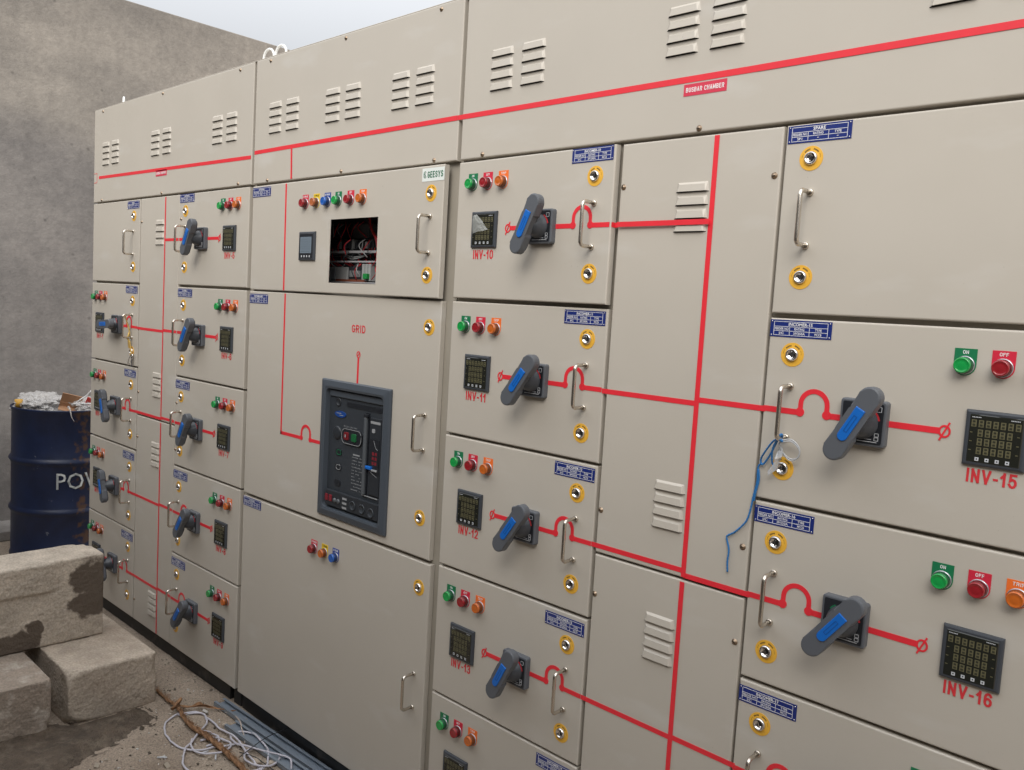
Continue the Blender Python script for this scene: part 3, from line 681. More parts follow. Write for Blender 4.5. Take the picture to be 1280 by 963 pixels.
for (z1, z2, lz, sc) in ((1.921, .9605, [1.826, 1.168], [(-2.058, 1.82), (-2.058, 1.062)]), (.9545, .004, [.861, .186], [(-2.058, .858), (-2.058, .10)])):
    d = cover(c1, -2.070, -1.6925, z1, z2, -1.914, lz, sc)
    mb = MB(); mb.ribbon([(-1.8225, z2+.004), (-1.8225, z1-.003)], .0085, -.0012, RED)
    for k in range(1, 5):
        z = ZC[k]-.005
        if z2 < z < z1: mb.ribbon([(-2.067, z), (-1.823, z)], TAPEW, -.0008, RED)
    for k in range(0, 5):
        z = ZC[k]
        if z2 < z < z1: mb.ribbon([(-1.822, z), (-1.6955, z)], TAPEW, -.0008, RED)
    add_tape(d, mb)
XC = -1.690
for k in range(5):
    d = door(c1, -1.6905, -1.130, ROWT[k], ROWB[k]); feeder(d, True, XC, ZC[k]-(.002 if k > 1 else 0), 5+k, [30, 33, 31, 36, 38][k], dx=0.0)
    part('screw', SCREWM, d, (-1.675, 0, ZC[k]+(.083 if k < 3 else .07))) if k in (0, 2) else None
part('screw', SCREWM, c1, (-1.676, -.0002, .859))
for z in [ZC[k]-.005 for k in range(1, 5)]: bridge(c1, [(-2.0825, z), (-2.0665, z)])
eyebolt(c1, -2.53, .10, 2.70); eyebolt(c1, -1.172, .085, .1)

# ---- cabinet 2 (grid)
c2 = cabinet('beige switchboard cabinet marked GRID, with a cut-out window above a large breaker, in the middle', -1.106, -.0015)
frame_rails(c2, -1.106, -.0015, [-1.106, -.0015], [(-1.061, -.1020, [1.925, 1.5450, .7805])])
d = chamber(c2, -1.1055, -.0125, [-1.008, -.660, -.3135], [-1.010, -.560, -.107], [-1.008, -.558, -.107])
mb = MB(); mb.ribbon([(-1.1015, 2.0405), (-.62, 2.0425)], .0135, -.0008, RED); mb.ribbon([(-.63, 2.0425), (-.0165, 2.0445)], .0135, -.0012, RED)
mb.ribbon([(-.8545, 2.036), (-.8495, 1.932)], .0085, -.0014, RED)
add_tape(d, mb)
bridge(c2, [(-.0165, 2.0445), (.0035, 2.0445)], .013)
def adj(x):                      # positions on the door that stands slightly open
    y = .0155*(x+1.1055)/1.063; return x+(1.744-x)*y/1.6
H0 = -1.1045
d = part('door', door_mesh('door', 1.0625, 1.9195-1.5465, .018, (adj(-.605)-H0, adj(-.353)-H0, 1.5805-1.9195, 1.7845-1.9195)), c2, (H0, 0, 1.9195), 'door left slightly open, with a rectangular cut-out')
lamps(d, [(adj(x)-.001, a, b, c) for x, a, b, c in ((-.7715, 'red', 'R-PHASE', 'red'), (-.7065, 'yellow', 'Y-PHASE', 'amber'), (-.643, 'blue', 'B-PHASE', 'blue'), (-.582, 'green', 'ON', 'green'), (-.5155, 'red', 'OFF', 'red'), (-.4515, 'orange', 'TRIP', 'orange'))], 1.8715)
xm = adj(-.7315); part('panel_meter', METM, d, (xm, 0, 1.700)); part('meter_display', LCDS, d, (xm, 0, 1.700))
locks(d, (adj(-.112), 1.842), (adj(-.113), 1.611)); part('pull_handle', HANDM, d, (adj(-.1105), 0, 1.7255))
plate(d, -1.1035, 1.9135, 'OUTGOING', ['O/G', '1600A', 'ACB'])
mb = MB(); mb.poly([(0, 0), (.096, 0), (.096, .037), (0, .037)], -.0008, 0, mat('white_sticker', (.72, .76, .73), .4)); GRN = mat('green_ink', (.01, .13, .06), .5)
mb.strokes('GEESYS', .024, .091, .0095, .0275, -.0012, GRN, .17)
mb.ribbon([(.006+.007+.006*math.cos(a), .019+.009*math.sin(a)) for a in [k*PI/8 for k in range(3, 15)]], .0018, -.0011, GRN); mb.ribbon([(.008, .024), (.018, .012)], .0022, -.0012, GRN); mb.ribbon([(.008, .011), (.017, .027)], .0012, -.0012, INK)
part('maker_label', mb.mesh('maker_label'), d, (adj(-.154), 0, 1.8755))
mb = MB(); mb.ribbon([(-.8750, 1.9165), (-.8685, 1.549)], .0085, -.0008, RED); add_tape(d, mb)
d.rotation_euler.z = -.0155/1.063
# middle door with the breaker
d = door(c2, -1.1045, -.0425, 1.5405, .7865, hole=(.515, .820, -.705, -.296))
mb = MB(); mb.ribbon([(-.8625, 1.5375), (-.8585, 1.042)], .0085, -.0008, RED); bump_tape(mb, -.7015, 1.0475, -.8625, -.600); add_tape(d, mb); mb = MB()
mb.ribbon([(-.4225, 1.262), (-.4225, 1.350)], .0085, -.0008, RED)
arc = [(-.4225+.0085*math.cos(math.radians(a)), 1.358+.0095*math.sin(math.radians(a))) for a in range(0, 361, 20)]
mb.ribbon(arc, .003, -.0012, RED); mb.ribbon([(-.429, 1.352), (-.416, 1.364)], .0026, -.0014, RED); add_tape(d, mb)
mb = MB(); mb.strokes('GRID', -.4635, -.3925, 1.4265, 1.451, -.0006, REDINK, .17); part('panel_name', mb.mesh('panel_name'), d, (0, 0, 0))
plate(d, -1.102, 1.531, 'INCOMER-GRID', ['I/C', '1600A', 'ACB'])
locks(d, (-.092, 1.463), (-.0915, .9035)); part('pull_handle', HANDM, d, (-.090, 0, 1.157))
def breaker(d):
    fx0, fx1, fz0, fz1 = -.607, -.242, .812, 1.267
    mb = MB(); i = mb.mi(ACBF)
    # picture-frame bezel: outer edge on the door, ridge, inner rounded opening
    def ring(w2, h2, r, y):
        cx, cz = (fx0+fx1)/2, (fz0+fz1)/2
        return [mb.bm.verts.new((cx+p[0], y, cz+p[1])) for p in rrect(w2, h2, r, 5)]
    W2, H2 = (fx1-fx0)/2, (fz1-fz0)/2
    R_ = [ring(W2, H2, .004, -.0005), ring(W2, H2, .004, -.006), ring(W2-.004, H2-.004, .004, -.0095), ring(W2-.024, H2-.022, .014, -.013), ring(W2-.031, H2-.029, .016, -.011), ring(W2-.034, H2-.032, .016, .012)]
    for a, b in zip(R_, R_[1:]):
        for k in range(len(a)): f = mb.bm.faces.new((a[k], a[(k+1) % len(a)], b[(k+1) % len(a)], b[k])); f.material_index = i
    o = part('breaker_bezel', mb.mesh('breaker_bezel'), d, (0, 0, 0))
    mb = MB(); Y = .005
    mb.box(-.574, -.275, Y, .06, .842, 1.237, ACBP, .001)
    mb.box(-.570, -.279, Y-.006, Y-.0005, 1.150+.062, 1.2345, ACBF, .003)                       # header
    mb.poly([(-.478, 1.187), (-.294, 1.187), (-.294, 1.203), (-.478, 1.203)], Y-.0025, Y, ACBD); mb.poly([(-.474, 1.190), (-.298, 1.190), (-.298, 1.200), (-.474, 1.200)], Y-.0032, Y, FACEP)
    mb.lathe(-.525, 1.196, [(.014, Y), (.014, Y-.003), (.011, Y-.003), (.010, Y-.001), (0, Y-.001)], ACBD, 20)
    mb.poly([( -.511+.030*math.cos(a), 1.157+.0105*math.sin(a)) for a in [2*PI*k/20 for k in range(20)]], Y-.003, Y, mat('breaker_badge', (.01, .055, .24), .35))
    mb.ribbon([(-.531, 1.160), (-.505, 1.160)], .002, Y-.0034, ACBW); mb.ribbon([(-.515, 1.154), (-.492, 1.154)], .002, Y-.0034, ACBW)
    # push buttons
    mb.lathe(-.525, 1.095, [(.022, Y), (.022, Y-.003), (.018, Y-.005), (0, Y-.005)], ACBD, 24)
    mb.poly(rr_at(-.4415, 1.0915, .054, .026, .02), Y-.006, Y, FACEP, .001)
    mb.ribbon(closed(rr_at(-.4415, 1.0915, .052, .0235, .018)), .0016, Y-.0066, ACBW)
    mb.poly(rr_at(-.467, 1.092, .0125, .0125, .004), Y-.009, Y-.005, mat('button_red', (.17, .012, .018), .4), .001); mb.poly(rr_at(-.426, 1.091, .0125, .0125, .004), Y-.009, Y-.005, mat('button_green', (.008, .11, .035), .4), .001)
    mb.flat([(-.470, 1.088), (-.464, 1.088), (-.464, 1.097), (-.470, 1.097)], Y-.0113, ACBW)
    mb.text('PUSH ON OFF', -.49, -.42, 1.1185, 1.1235, Y-.0005, ACBW, .0)
    for z, m_ in ((1.032, LAB['green']), (.983, ACBW), (.930, ACBD)):
        mb.poly(rr_at(-.513, z, .0165, .0105, .0085), Y-.002, Y, FACEP); mb.ribbon(closed(rr_at(-.511, z, .0115, .0078, .0065)), .0018, Y-.0026, m_)
    # charging lever, label block, right column
    mb.box(-.3735, -.3545, Y-.004, Y, .913, 1.180, FACEP); mb.box(-.3705, -.3585, Y-.013, Y-.003, .920, 1.166, ACBR, .003)
    mb.box(-.3735, -.3545, Y-.0135, Y-.0035, 1.166, 1.177, FACEP, .002)
    for k in range(11):
        z = 1.026-k*.0105; x = -.440
        while x < -.388:
            w_ = random.uniform(.002, .006)
            if random.random() < .8: mb.flat([(x, z), (x+w_, z), (x+w_, z+random.uniform(.002, .004)), (x, z+.003)], Y-.0006, ACBT)
            x += w_+.0022
    mb.flat([(-.436, 1.034), (-.400, 1.034), (-.400, 1.0385), (-.436, 1.0385)], Y-.0007, ACBW)
    mb.box(-.347, -.290, Y-.006, Y, .925, 1.168, ACBD, .002); mb.poly(rr_at(-.318, 1.047, .024, .055, .004), Y-.0075, Y-.005, FACEP)
    mb.flat([(-.343, 1.150), (-.294, 1.150), (-.294, 1.158), (-.343, 1.158)], Y-.0064, ACBW); mb.poly(rr_at(-.326, 1.128, .007, .006, .003), Y-.008, Y-.005, ACBW)
    for r_ in range(3):
        for c in range(2):
            x = -.328+c*.014; z = 1.052-r_*.015; mb.flat([(x, z), (x+.010, z), (x+.010, z+.010), (x, z+.010)], Y-.0078, SEGR)
    mb.ribbon([(-.322, 1.098), (-.31, 1.075), (-.30, 1.07)], .0012, Y-.008, ACBW); mb.ribbon([(-.339, 1.0), (-.30, .985)], .001, Y-.008, ACBW)
    mb.box(-.352, -.325, Y-.016, Y-.006, 1.006, 1.016, BLUEI, .002); mb.box(-.328, -.30, Y-.011, Y-.006, 1.002, 1.008, ACBW, .001)
    mb.ribbon([(-.375, .918), (-.293, .918)], .003, Y-.007, ACBW)
    # lower drawer strip
    mb.box(-.566, -.283, -.006, Y, .850, .903, ACBD, .003)
    for x, z in ((-.413, .874), (-.364, .873), (-.318, .870)): mb.lathe(x, z, [(.0155, -.006), (.0155, -.008), (.0125, -.0088), (.0115, -.0065), (0, -.0065)], ACBP, 20)
    for x in (-.556, -.534): mb.box(x-.008, x+.008, -.0085, -.006, .866, .888, SEGR, .002)
    for x in (-.510, -.490): mb.lathe(x, .873, [(.008, -.006), (.008, -.009), (0, -.0095)], ACBR, 14)
    for z in (.888, .873, .858): mb.flat([(-.469, z-.0035), (-.445, z-.0035), (-.445, z+.0035), (-.469, z+.0035)], -.0064, ACBW)
    part('circuit_breaker', mb.mesh('circuit_breaker'), d, (0, 0, 0), 'air circuit breaker front with red and green buttons')
def rr_at(cx, cz, w2, h2, r): return [(cx+p[0], cz+p[1]) for p in rrect(w2, h2, r, 4)]
def closed(P): return P+[P[0], P[1]]
ACBF = mat('breaker_bezel', (.062, .074, .090), .4); ACBP = mat('breaker_face', (.034, .040, .048), .45); ACBD = mat('breaker_dark', (.024, .028, .034), .4)
ACBR = mat('breaker_rod', (.09, .10, .11), .35); ACBW = mat('breaker_white', (.30, .31, .32), .5); ACBT = mat('breaker_print', (.24, .25, .26), .5); SEGR = mat('red_window', (.20, .02, .03), .3)
breaker(d)
# bottom door
d = door(c2, -1.1045, -.0345, .7745, .004); plate(d, -1.102, .7745-.001, 'OUTGOING', ['O/G', '1600A', 'ACB'])
lamps(d, [(-.643, 'red', 'R-PHASE', 'red'), (-.5805, 'yellow', 'Y-PHASE', 'orange'), (-.518, 'blue', 'B-PHASE', 'blue')], .7125)
locks(d, (-.0795, .697)); part('pull_handle', HANDM, d, (-.0805, 0, .3825))
# control gear behind the cut-out
def gear(t):
    mb = MB(); GP = mat('gear_plate', (.22, .23, .24), .5); DG = mat('gear_dark', (.03, .034, .04), .45); WG = mat('gear_white', (.36, .37, .37), .45)
    BR = mat('copper_duct', (.22, .07, .04), .5); RW = mat('red_wire', (.6, .03, .04), .4); GR = mat('green_wire', (.02, .25, .06), .4); AL = mat('din_rail', (.5, .5, .52), .45, metal=.2)
    mb.box(-1.04, -.08, .22, .224, 1.56, 1.90, GP)
    for k in range(46):
        x = random.uniform(-.84, -.47); z0_ = random.choice((1.79, 1.73, 1.69, 1.65)); y_ = random.uniform(.085, .14)
        mb.tube(smooth_path([(x, y_, z0_), (x+random.uniform(-.02, .02), y_-.012, z0_-.022), (x+random.uniform(-.05, .05), y_, z0_-random.uniform(.04, .06))], 4), .0015, random.choice((RW, RW, DG, WG)), 5); mb.box(-.85, -.20, .0185+.03, .22, 1.565, 1.571, GP)
    mb.box(-.84, -.44, .098, .104, 1.686, 1.694, AL, .001); mb.box(-.84, -.44, .098, .104, 1.655, 1.660, AL)
    mb.box(-.86, -.42, .10, .135, 1.586, 1.590, AL)
    for k in range(16):
        x = -.80+k*.0185; mb.box(x, x+.011, .12, .17, 1.703, 1.726+.004*(k % 3), DG if k % 4 else WG, .001)
        mb.tube(smooth_path([(x+.005, .135, 1.726), (x+.01*random.uniform(-1, 1), .12, 1.70), (x+.02*random.uniform(-1, 1), .13, 1.665), (x+.03, .14, 1.645)], 4), .0016, RW if random.random() < .55 else DG, 5)
    mb.box(-.775, -.655, .11, .17, 1.592, 1.640, WG, .003); mb.box(-.765, -.725, .106, .112, 1.597, 1.635, GP, .002)
    mb.box(-.650, -.570, .11, .18, 1.592, 1.642, DG, .003); mb.box(-.64, -.58, .106, .112, 1.606, 1.628, GP, .002); mb.box(-.71, -.545, .10, .112, 1.5905, 1.598, BR)
    for k in range(3): mb.box(-.562+k*.017, -.549+k*.017, .10, .16, 1.594, 1.650, WG, .002)
    mb.box(-.54, -.518, .088, .11, 1.600, 1.618, GR, .002)
    mb.box(-.79, -.74, .13, .18, 1.745, 1.785, DG, .002); mb.box(-.69, -.60, .15, .19, 1.74, 1.79, GP, .003)
    for k in range(9):
        o_ = k*.003; mb.tube(smooth_path([(-.545+o_, .08+.004*(k % 3), 1.84), (-.515+o_*.8, .085, 1.78-.003*k), (-.478+o_*.6, .09, 1.72), (-.462+o_*.5, .095, 1.63)], 5), .0019, RW if k % 3 else DG, 5)
    for k in range(5):
        mb.tube(smooth_path([(-.82, .13, 1.680-.002*k), (-.70, .115+.003*k, 1.690-.004*k), (-.62, .11, 1.676-.003*k), (-.52, .12, 1.69)], 6), .0019, WG if k % 2 else DG, 5)
    part('control_gear', mb.mesh('control_gear'), t, (0, 0, 0))
gear(c2)
eyebolt(c2, -1.088, .085, .1); eyebolt(c2, -.03, .085, .1)

# ---- cabinet 3 (near)
c3 = cabinet('beige switchboard cabinet with panels INV-10 to INV-17, nearest the camera', .0005, 1.510)
frame_rails(c3, .0005, 1.51, [.0005, .5495, .9500, 1.51], [(.0455, .5045, [1.925, 1.5465, 1.169, .789, .412]), (.995, 1.465, [1.925, 1.5465, 1.169, .789, .412]), (.5945, .905, [1.925, .9575])])
d = chamber(c3, .0025, 1.508, [.104, .6525, 1.2005], [.10, .75, 1.41], [.089, .7525, 1.41])
mb = MB(); mb.ribbon([(.0035, 2.0445), (.885, 2.0435)], .0135, -.0008, RED); mb.ribbon([(.878, 2.0435), (1.504, 2.045)], .0135, -.0012, RED); add_tape(d, mb); busbar_label(d, .707)
for k in range(5):
    r1 = .5435 if k == 0 else .5445
    d = door(c3, .0015, r1, ROWT[k], ROWB[k], label='door standing slightly proud' if k == 0 else None); feeder(d, False, 0, ZC[k]+(0 if k != 2 else .002), 10+k, [26, 36, 35, 27, 27][k], film=(k == 0), dzt=(0, -.003, 0, 0, 0)[k], width=r1)
    if k == 0: d.rotation_euler.z = -.012/.545
for (z1, z2, lz, sc) in ((1.921, .9605, [1.826, 1.168], [(.564, 1.823), (.935, 1.825), (.563, 1.064), (.9345, 1.063)]), (.9545, .004, [.861, .19], [(.562, .858), (.9345, .858), (.562, .10), (.9345, .10)])):
    d = cover(c3, .5545, .9475, z1, z2, .7065, lz, sc)
    mb = MB(); mb.ribbon([(.7995, z2+.002), (.7985, z1-.003)], .0115, -.0014, RED)
    for k, zt in enumerate((1.7375, 1.348, .9765, .592, .2135)):
        if z2 < zt < z1: mb.ribbon([(.5575, zt), (.799, zt)], TAPEW, -.0008 if k else -.0078, RED)
    for zt in (1.3565, .9665, .594, .2135):
        if z2 < zt < z1: mb.ribbon([(.800, zt), (.9445, zt)], TAPEW, -.0008, RED)
    add_tape(d, mb)
for zt in (1.348, .9765, .592, .2135): bridge(c3, [(.5415, zt), (.5585, zt)], y=-.0005)
mb = MB(); mb.box(.5437, .5443, -.0105, .004, 1.7375-TAPEW/2, 1.7375+TAPEW/2, RED); mb.box(.5446, .5583, .003, .0036, 1.7375-TAPEW/2, 1.7375+TAPEW/2, RED); part('red_tape', mb.mesh('red_tape'), c3, (0, 0, 0))
for zt in (1.3565, .9665, .594, .2135): bridge(c3, [(.944, zt), (.9585, zt)], y=-.0005)
for k in range(5):
    d = door(c3, .9535, 1.507, ROWT[k], ROWB[k])
    if k == 0:
        plate(d, .9575, 1.9185, 'SPARE', ['SP1', '-', '-']); locks(d, (1.0085, 1.8535), (1.008, 1.6235)); part('pull_handle', HANDM, d, (1.0125, 0, 1.7365))
    else:
        feeder(d, True, .953, ZC[k]+(.002, .003, .001, -.001, 0)[k], 14+k if k < 4 else None, [0, 29, 37, 35, 33][k], dzt=(0, .002, -.007, 0, 0)[k])
eyebolt(c3, .05, .085, .1); eyebolt(c3, 1.46, .085, .1)

# ------------------------------------------------------------------ blue drum with its rubbish
DO = Vector((-.135, .078, 0)); DC = Vector((-3.600, .223, ZG)); DR = .289
def drum_mat():
    m = mat('drum_blue', (.006, .013, .044), .42, var=.25, vscale=10, bump=.0006, bscale=30)
    t = m.node_tree; b = t.nodes['Principled BSDF']; base = b.inputs['Base Color'].links[0].from_socket
    tc = t.nodes.new('ShaderNodeTexCoord'); sp = t.nodes.new('ShaderNodeSeparateXYZ'); t.links.new(tc.outputs['Object'], sp.inputs[0])
    at = t.nodes.new('ShaderNodeMath'); at.operation = 'ARCTAN2'; t.links.new(sp.outputs['Y'], at.inputs[0]); t.links.new(sp.outputs['X'], at.inputs[1])
    su = t.nodes.new('ShaderNodeMath'); su.operation = 'SUBTRACT'; t.links.new(at.outputs[0], su.inputs[0]); su.inputs[1].default_value = RUSTA
    ab = t.nodes.new('ShaderNodeMath'); ab.operation = 'ABSOLUTE'; t.links.new(su.outputs[0], ab.inputs[0])
    n = t.nodes.new('ShaderNodeTexNoise'); n.inputs['Scale'].default_value = 24; n.inputs['Detail'].default_value = 7; t.links.new(tc.outputs['Object'], n.inputs['Vector'])
    mu = t.nodes.new('ShaderNodeMath'); mu.operation = 'MULTIPLY_ADD'; t.links.new(ab.outputs[0], mu.inputs[0]); mu.inputs[1].default_value = -.75; t.links.new(n.outputs[0], mu.inputs[2])
    r = t.nodes.new('ShaderNodeMapRange'); r.inputs[1].default_value = .45; r.inputs[2].default_value = .56; t.links.new(mu.outputs[0], r.inputs[0])
    x = t.nodes.new('ShaderNodeMixRGB'); t.links.new(r.outputs[0], x.inputs[0]); t.links.new(base, x.inputs[1]); x.inputs[2].default_value = (.075, .040, .026, 1)
    # pale dust and scuffs
    n2 = t.nodes.new('ShaderNodeTexNoise'); n2.inputs['Scale'].default_value = 16; n2.inputs['Detail'].default_value = 9; n2.inputs['Roughness'].default_value = .75; t.links.new(tc.outputs['Object'], n2.inputs['Vector'])
    r2 = t.nodes.new('ShaderNodeMapRange'); r2.inputs[1].default_value = .66; r2.inputs[2].default_value = .72; t.links.new(n2.outputs[0], r2.inputs[0])
    x2 = t.nodes.new('ShaderNodeMixRGB'); t.links.new(r2.outputs[0], x2.inputs[0]); t.links.new(x.outputs[0], x2.inputs[1]); x2.inputs[2].default_value = (.16, .17, .2, 1)
    t.links.new(x2.outputs[0], b.inputs['Base Color']); return m
view = math.atan2(CAMP.y-DC.y, CAMP.x-DC.x); RUSTA = view+.33
def drum():
    bm = bmesh.new(); n = 72; H = .88
    prof = [(0, .02), (DR-.01, .02), (DR-.004, 0), (DR+.003, .004), (DR+.003, .014), (DR-.003, .02)]
    for zc in (.285, .575): prof += [(DR-.003, zc-.026), (DR+.001, zc-.016), (DR+.009, zc-.004), (DR+.009, zc+.004), (DR+.001, zc+.016), (DR-.003, zc+.026)]
    prof += [(DR-.003, H-.02), (DR+.002, H-.014), (DR+.005, H-.004), (DR+.001, H), (DR-.005, H-.003), (DR-.005, H-.02), (DR-.006, .03), (0, .03)]
    rings = []
    for r_, z in prof:
        rings.append([bm.verts.new((0, 0, z))] if r_ == 0 else [bm.verts.new((r_*math.cos(2*PI*k/n), r_*math.sin(2*PI*k/n), z)) for k in range(n)])
    for a, b in zip(rings, rings[1:]):
        for k in range(n):
            k2 = (k+1) % n
            if len(a) == 1: bm.faces.new((a[0], b[k2], b[k]))
            elif len(b) == 1: bm.faces.new((a[k], a[k2], b[0]))
            else: bm.faces.new((a[k], a[k2], b[k2], b[k])).smooth = True
    for v in bm.verts:
        f = 1+.006*noise.noise(v.co*5); v.co.x *= f; v.co.y *= f
    me = bpy.data.meshes.new('oil_drum'); bm.to_mesh(me); bm.free(); me.materials.append(drum_mat()); return me
dr = thing('oil_drum', 'dark blue steel drum with rust streak, white lettering and rubbish in its open top', 'drum', DC)
part('shell', drum(), dr, DC)
def drum_text():
    vs_, fs_ = glyphs('POW', .0); a0 = min(v[0] for v in vs_); b0 = min(v[1] for v in vs_); b1 = max(v[1] for v in vs_)
    s_ = .094/(b1-b0); bm = bmesh.new(); R0 = DR+.0015; st = view-.165
    V = [bm.verts.new((v[0], v[1], 0)) for v in vs_]
    for f in fs_:
        try: bm.faces.new([V[k] for k in f])
        except ValueError: pass
    for c in range(14):
        x = a0+c*.2; r_ = bmesh.ops.bisect_plane(bm, geom=bm.verts[:]+bm.edges[:]+bm.faces[:], plane_co=(x, 0, 0), plane_no=(1, 0, 0))
    for v in bm.verts:
        th = st+(v.co.x-a0)*s_*.86/R0; z = .425+(v.co.y-b0)*s_; q = R0-.003+.0035; v.co = Vector((q*math.cos(th), q*math.sin(th), z))
    bmesh.ops.solidify(bm, geom=bm.faces[:], thickness=.0008)
    me = bpy.data.meshes.new('drum_lettering'); bm.to_mesh(me); bm.free(); me.materials.append(mat('drum_white', (.62, .65, .65), .6, var=.15, vscale=60)); return me
part('drum_lettering', drum_text(), dr, DC)

def crumple(name, rx, ry, rz, m, seed, amp=.35, sub=4, freq=9):
    bm = bmesh.new(); bmesh.ops.create_icosphere(bm, subdivisions=sub, radius=1); S = Vector((seed*3.1, seed*1.7, seed))
    for v in bm.verts:
        p = v.co.copy(); f = 1+amp*noise.noise(p*1.6+S)+amp*.7*abs(noise.noise(p*freq*.5+S))-amp*.3*abs(noise.noise(p*freq+S)); v.co = Vector((p.x*rx*f, p.y*ry*f, max(-.6, p.z)*rz*f))
    me = bpy.data.meshes.new(name); bm.to_mesh(me); bm.free(); me.materials.append(m); return me
WRAP = mat('plastic_wrap', (.55, .53, .51), .22, alpha=.62)
topz = ZG+.88
def at(px, py, dist):            # point seen at a photo pixel, at a distance along the view axis
    q = Vector(((px-640)/1049.29*dist, (py-481.5)/1049.29*dist, dist)); return CAMP+Vector(Rw[0])*q.x+Vector(Rw[1])*q.y+Vector(Rw[2])*q.z
thing('plastic_wrap', 'crumpled clear plastic wrap heaped on the left side of the blue drum', 'plastic wrap', Vector((-3.52, .02, topz-.012))+DO, me=crumple('plastic_wrap', .15, .13, .068, WRAP, 1, .45, 5, 8))
thing('plastic_bag', 'white and clear plastic bag on the right side of the blue drum', 'plastic bag', Vector((-3.37, .27, topz-.015))+DO, me=crumple('plastic_bag', .15, .12, .06, WRAP, 5, .45, 5, 8))
CARD = mat('cardboard', (.40, .22, .12), .85, var=.08, vscale=30)
mb = MB(); mb.box(-.055, .055, -.002, .002, 0, .062, CARD); mb.box(-.055, .055, -.0475, -.0015, -.030, -.027, CARD); mb.box(-.055, .055, -.004, -.0005, -.0295, -.0005, CARD)
o = thing('cardboard_piece', 'folded brown cardboard piece standing in the rubbish of the drum', 'cardboard', Vector((-3.36, .13, topz+.020))+DO, me=mb.mesh('cardboard_piece')); o.rotation_euler = (.5, .25, view+PI/2)
mb = MB(); mb.box(-.09, .09, -.004, .004, 0, .035, mat('brown_card', (.13, .06, .04), .8), .001)
o = thing('cardboard_strip', 'dark reddish brown card strip at the right rim of the drum', 'cardboard', Vector((-3.46, .36, topz+.012))+DO, me=mb.mesh('cardboard_strip')); o.rotation_euler = (0, -.08, view+PI/2)
mb = MB(); CUPY = mat('cup_yellow', (.6, .33, .05), .5); mb.bm.free(); mb = MB()
bmc = bmesh.new(); bmesh.ops.create_cone(bmc, cap_ends=True, segments=18, radius1=.016, radius2=.021, depth=.045)
mc_ = bpy.data.meshes.new('paper_cup'); bmc.to_mesh(mc_); bmc.free(); mc_.materials.append(CUPY); smooth_all(mc_)
thing('paper_cup', 'small yellow paper cup at the left rim of the drum', 'cup', Vector((-3.46, -.115, topz+.018))+DO, me=mc_)
mb = MB(); REDP = mat('red_packet', (.45, .04, .03), .4)
mb.box(-.03, .03, -.004, .004, 0, .05, REDP, .002); mb.box(.034, .062, -.004, .004, .004, .03, WRAP, .002)
o = thing('wrapper', 'red and white wrapper in the rubbish beside the cardboard', 'wrapper', Vector((-3.30, .215, topz+.008))+DO, me=mb.mesh('wrapper')); o.rotation_euler = (.3, .35, view+PI/2)
mb = MB(); mb.tube(smooth_path([(0, 0, 0), (.02, .02, .03), (.035, .05, .055), (.05, .07, .085)], 5), .004, mat('white_strip', (.7, .7, .7), .4), 6)
mb.tube(smooth_path([(0, -.02, 0), (.04, .0, .012), (.05, .06, .010), (.06, .11, .012)], 5), .003, bpy.data.materials['white_strip'], 6)
thing('plastic_strip', 'white plastic strip sticking up out of the drum', 'plastic strip', Vector((-3.29, .13, topz+.02))+DO, me=mb.mesh('plastic_strip'))
mb = MB(); mb.tube(smooth_path([(-.02, 0, .02), (0, 0, .012), (.012, .002, -.01), (.016, .006, -.035), (.018, .02, -.06)], 5), lambda t: .006*(1-t)+.001, WRAP, 6)
o = thing('plastic_scrap', 'torn plastic scrap hanging over the front rim of the drum', 'plastic scrap', (DC.x+(DR+.004)*math.cos(view+.05), DC.y+(DR+.004)*math.sin(view+.05), topz), me=mb.mesh('plastic_scrap'))
mb = MB(); mb.box(-.008, .008, -.008, .008, 0, .62, mat('orange_paint', (.55, .12, .04), .5), .002)
o = thing('orange_post', 'thin orange post showing behind the left edge of the drum', 'post', (-3.98, -.045, ZG+.0), me=mb.mesh('orange_post'))

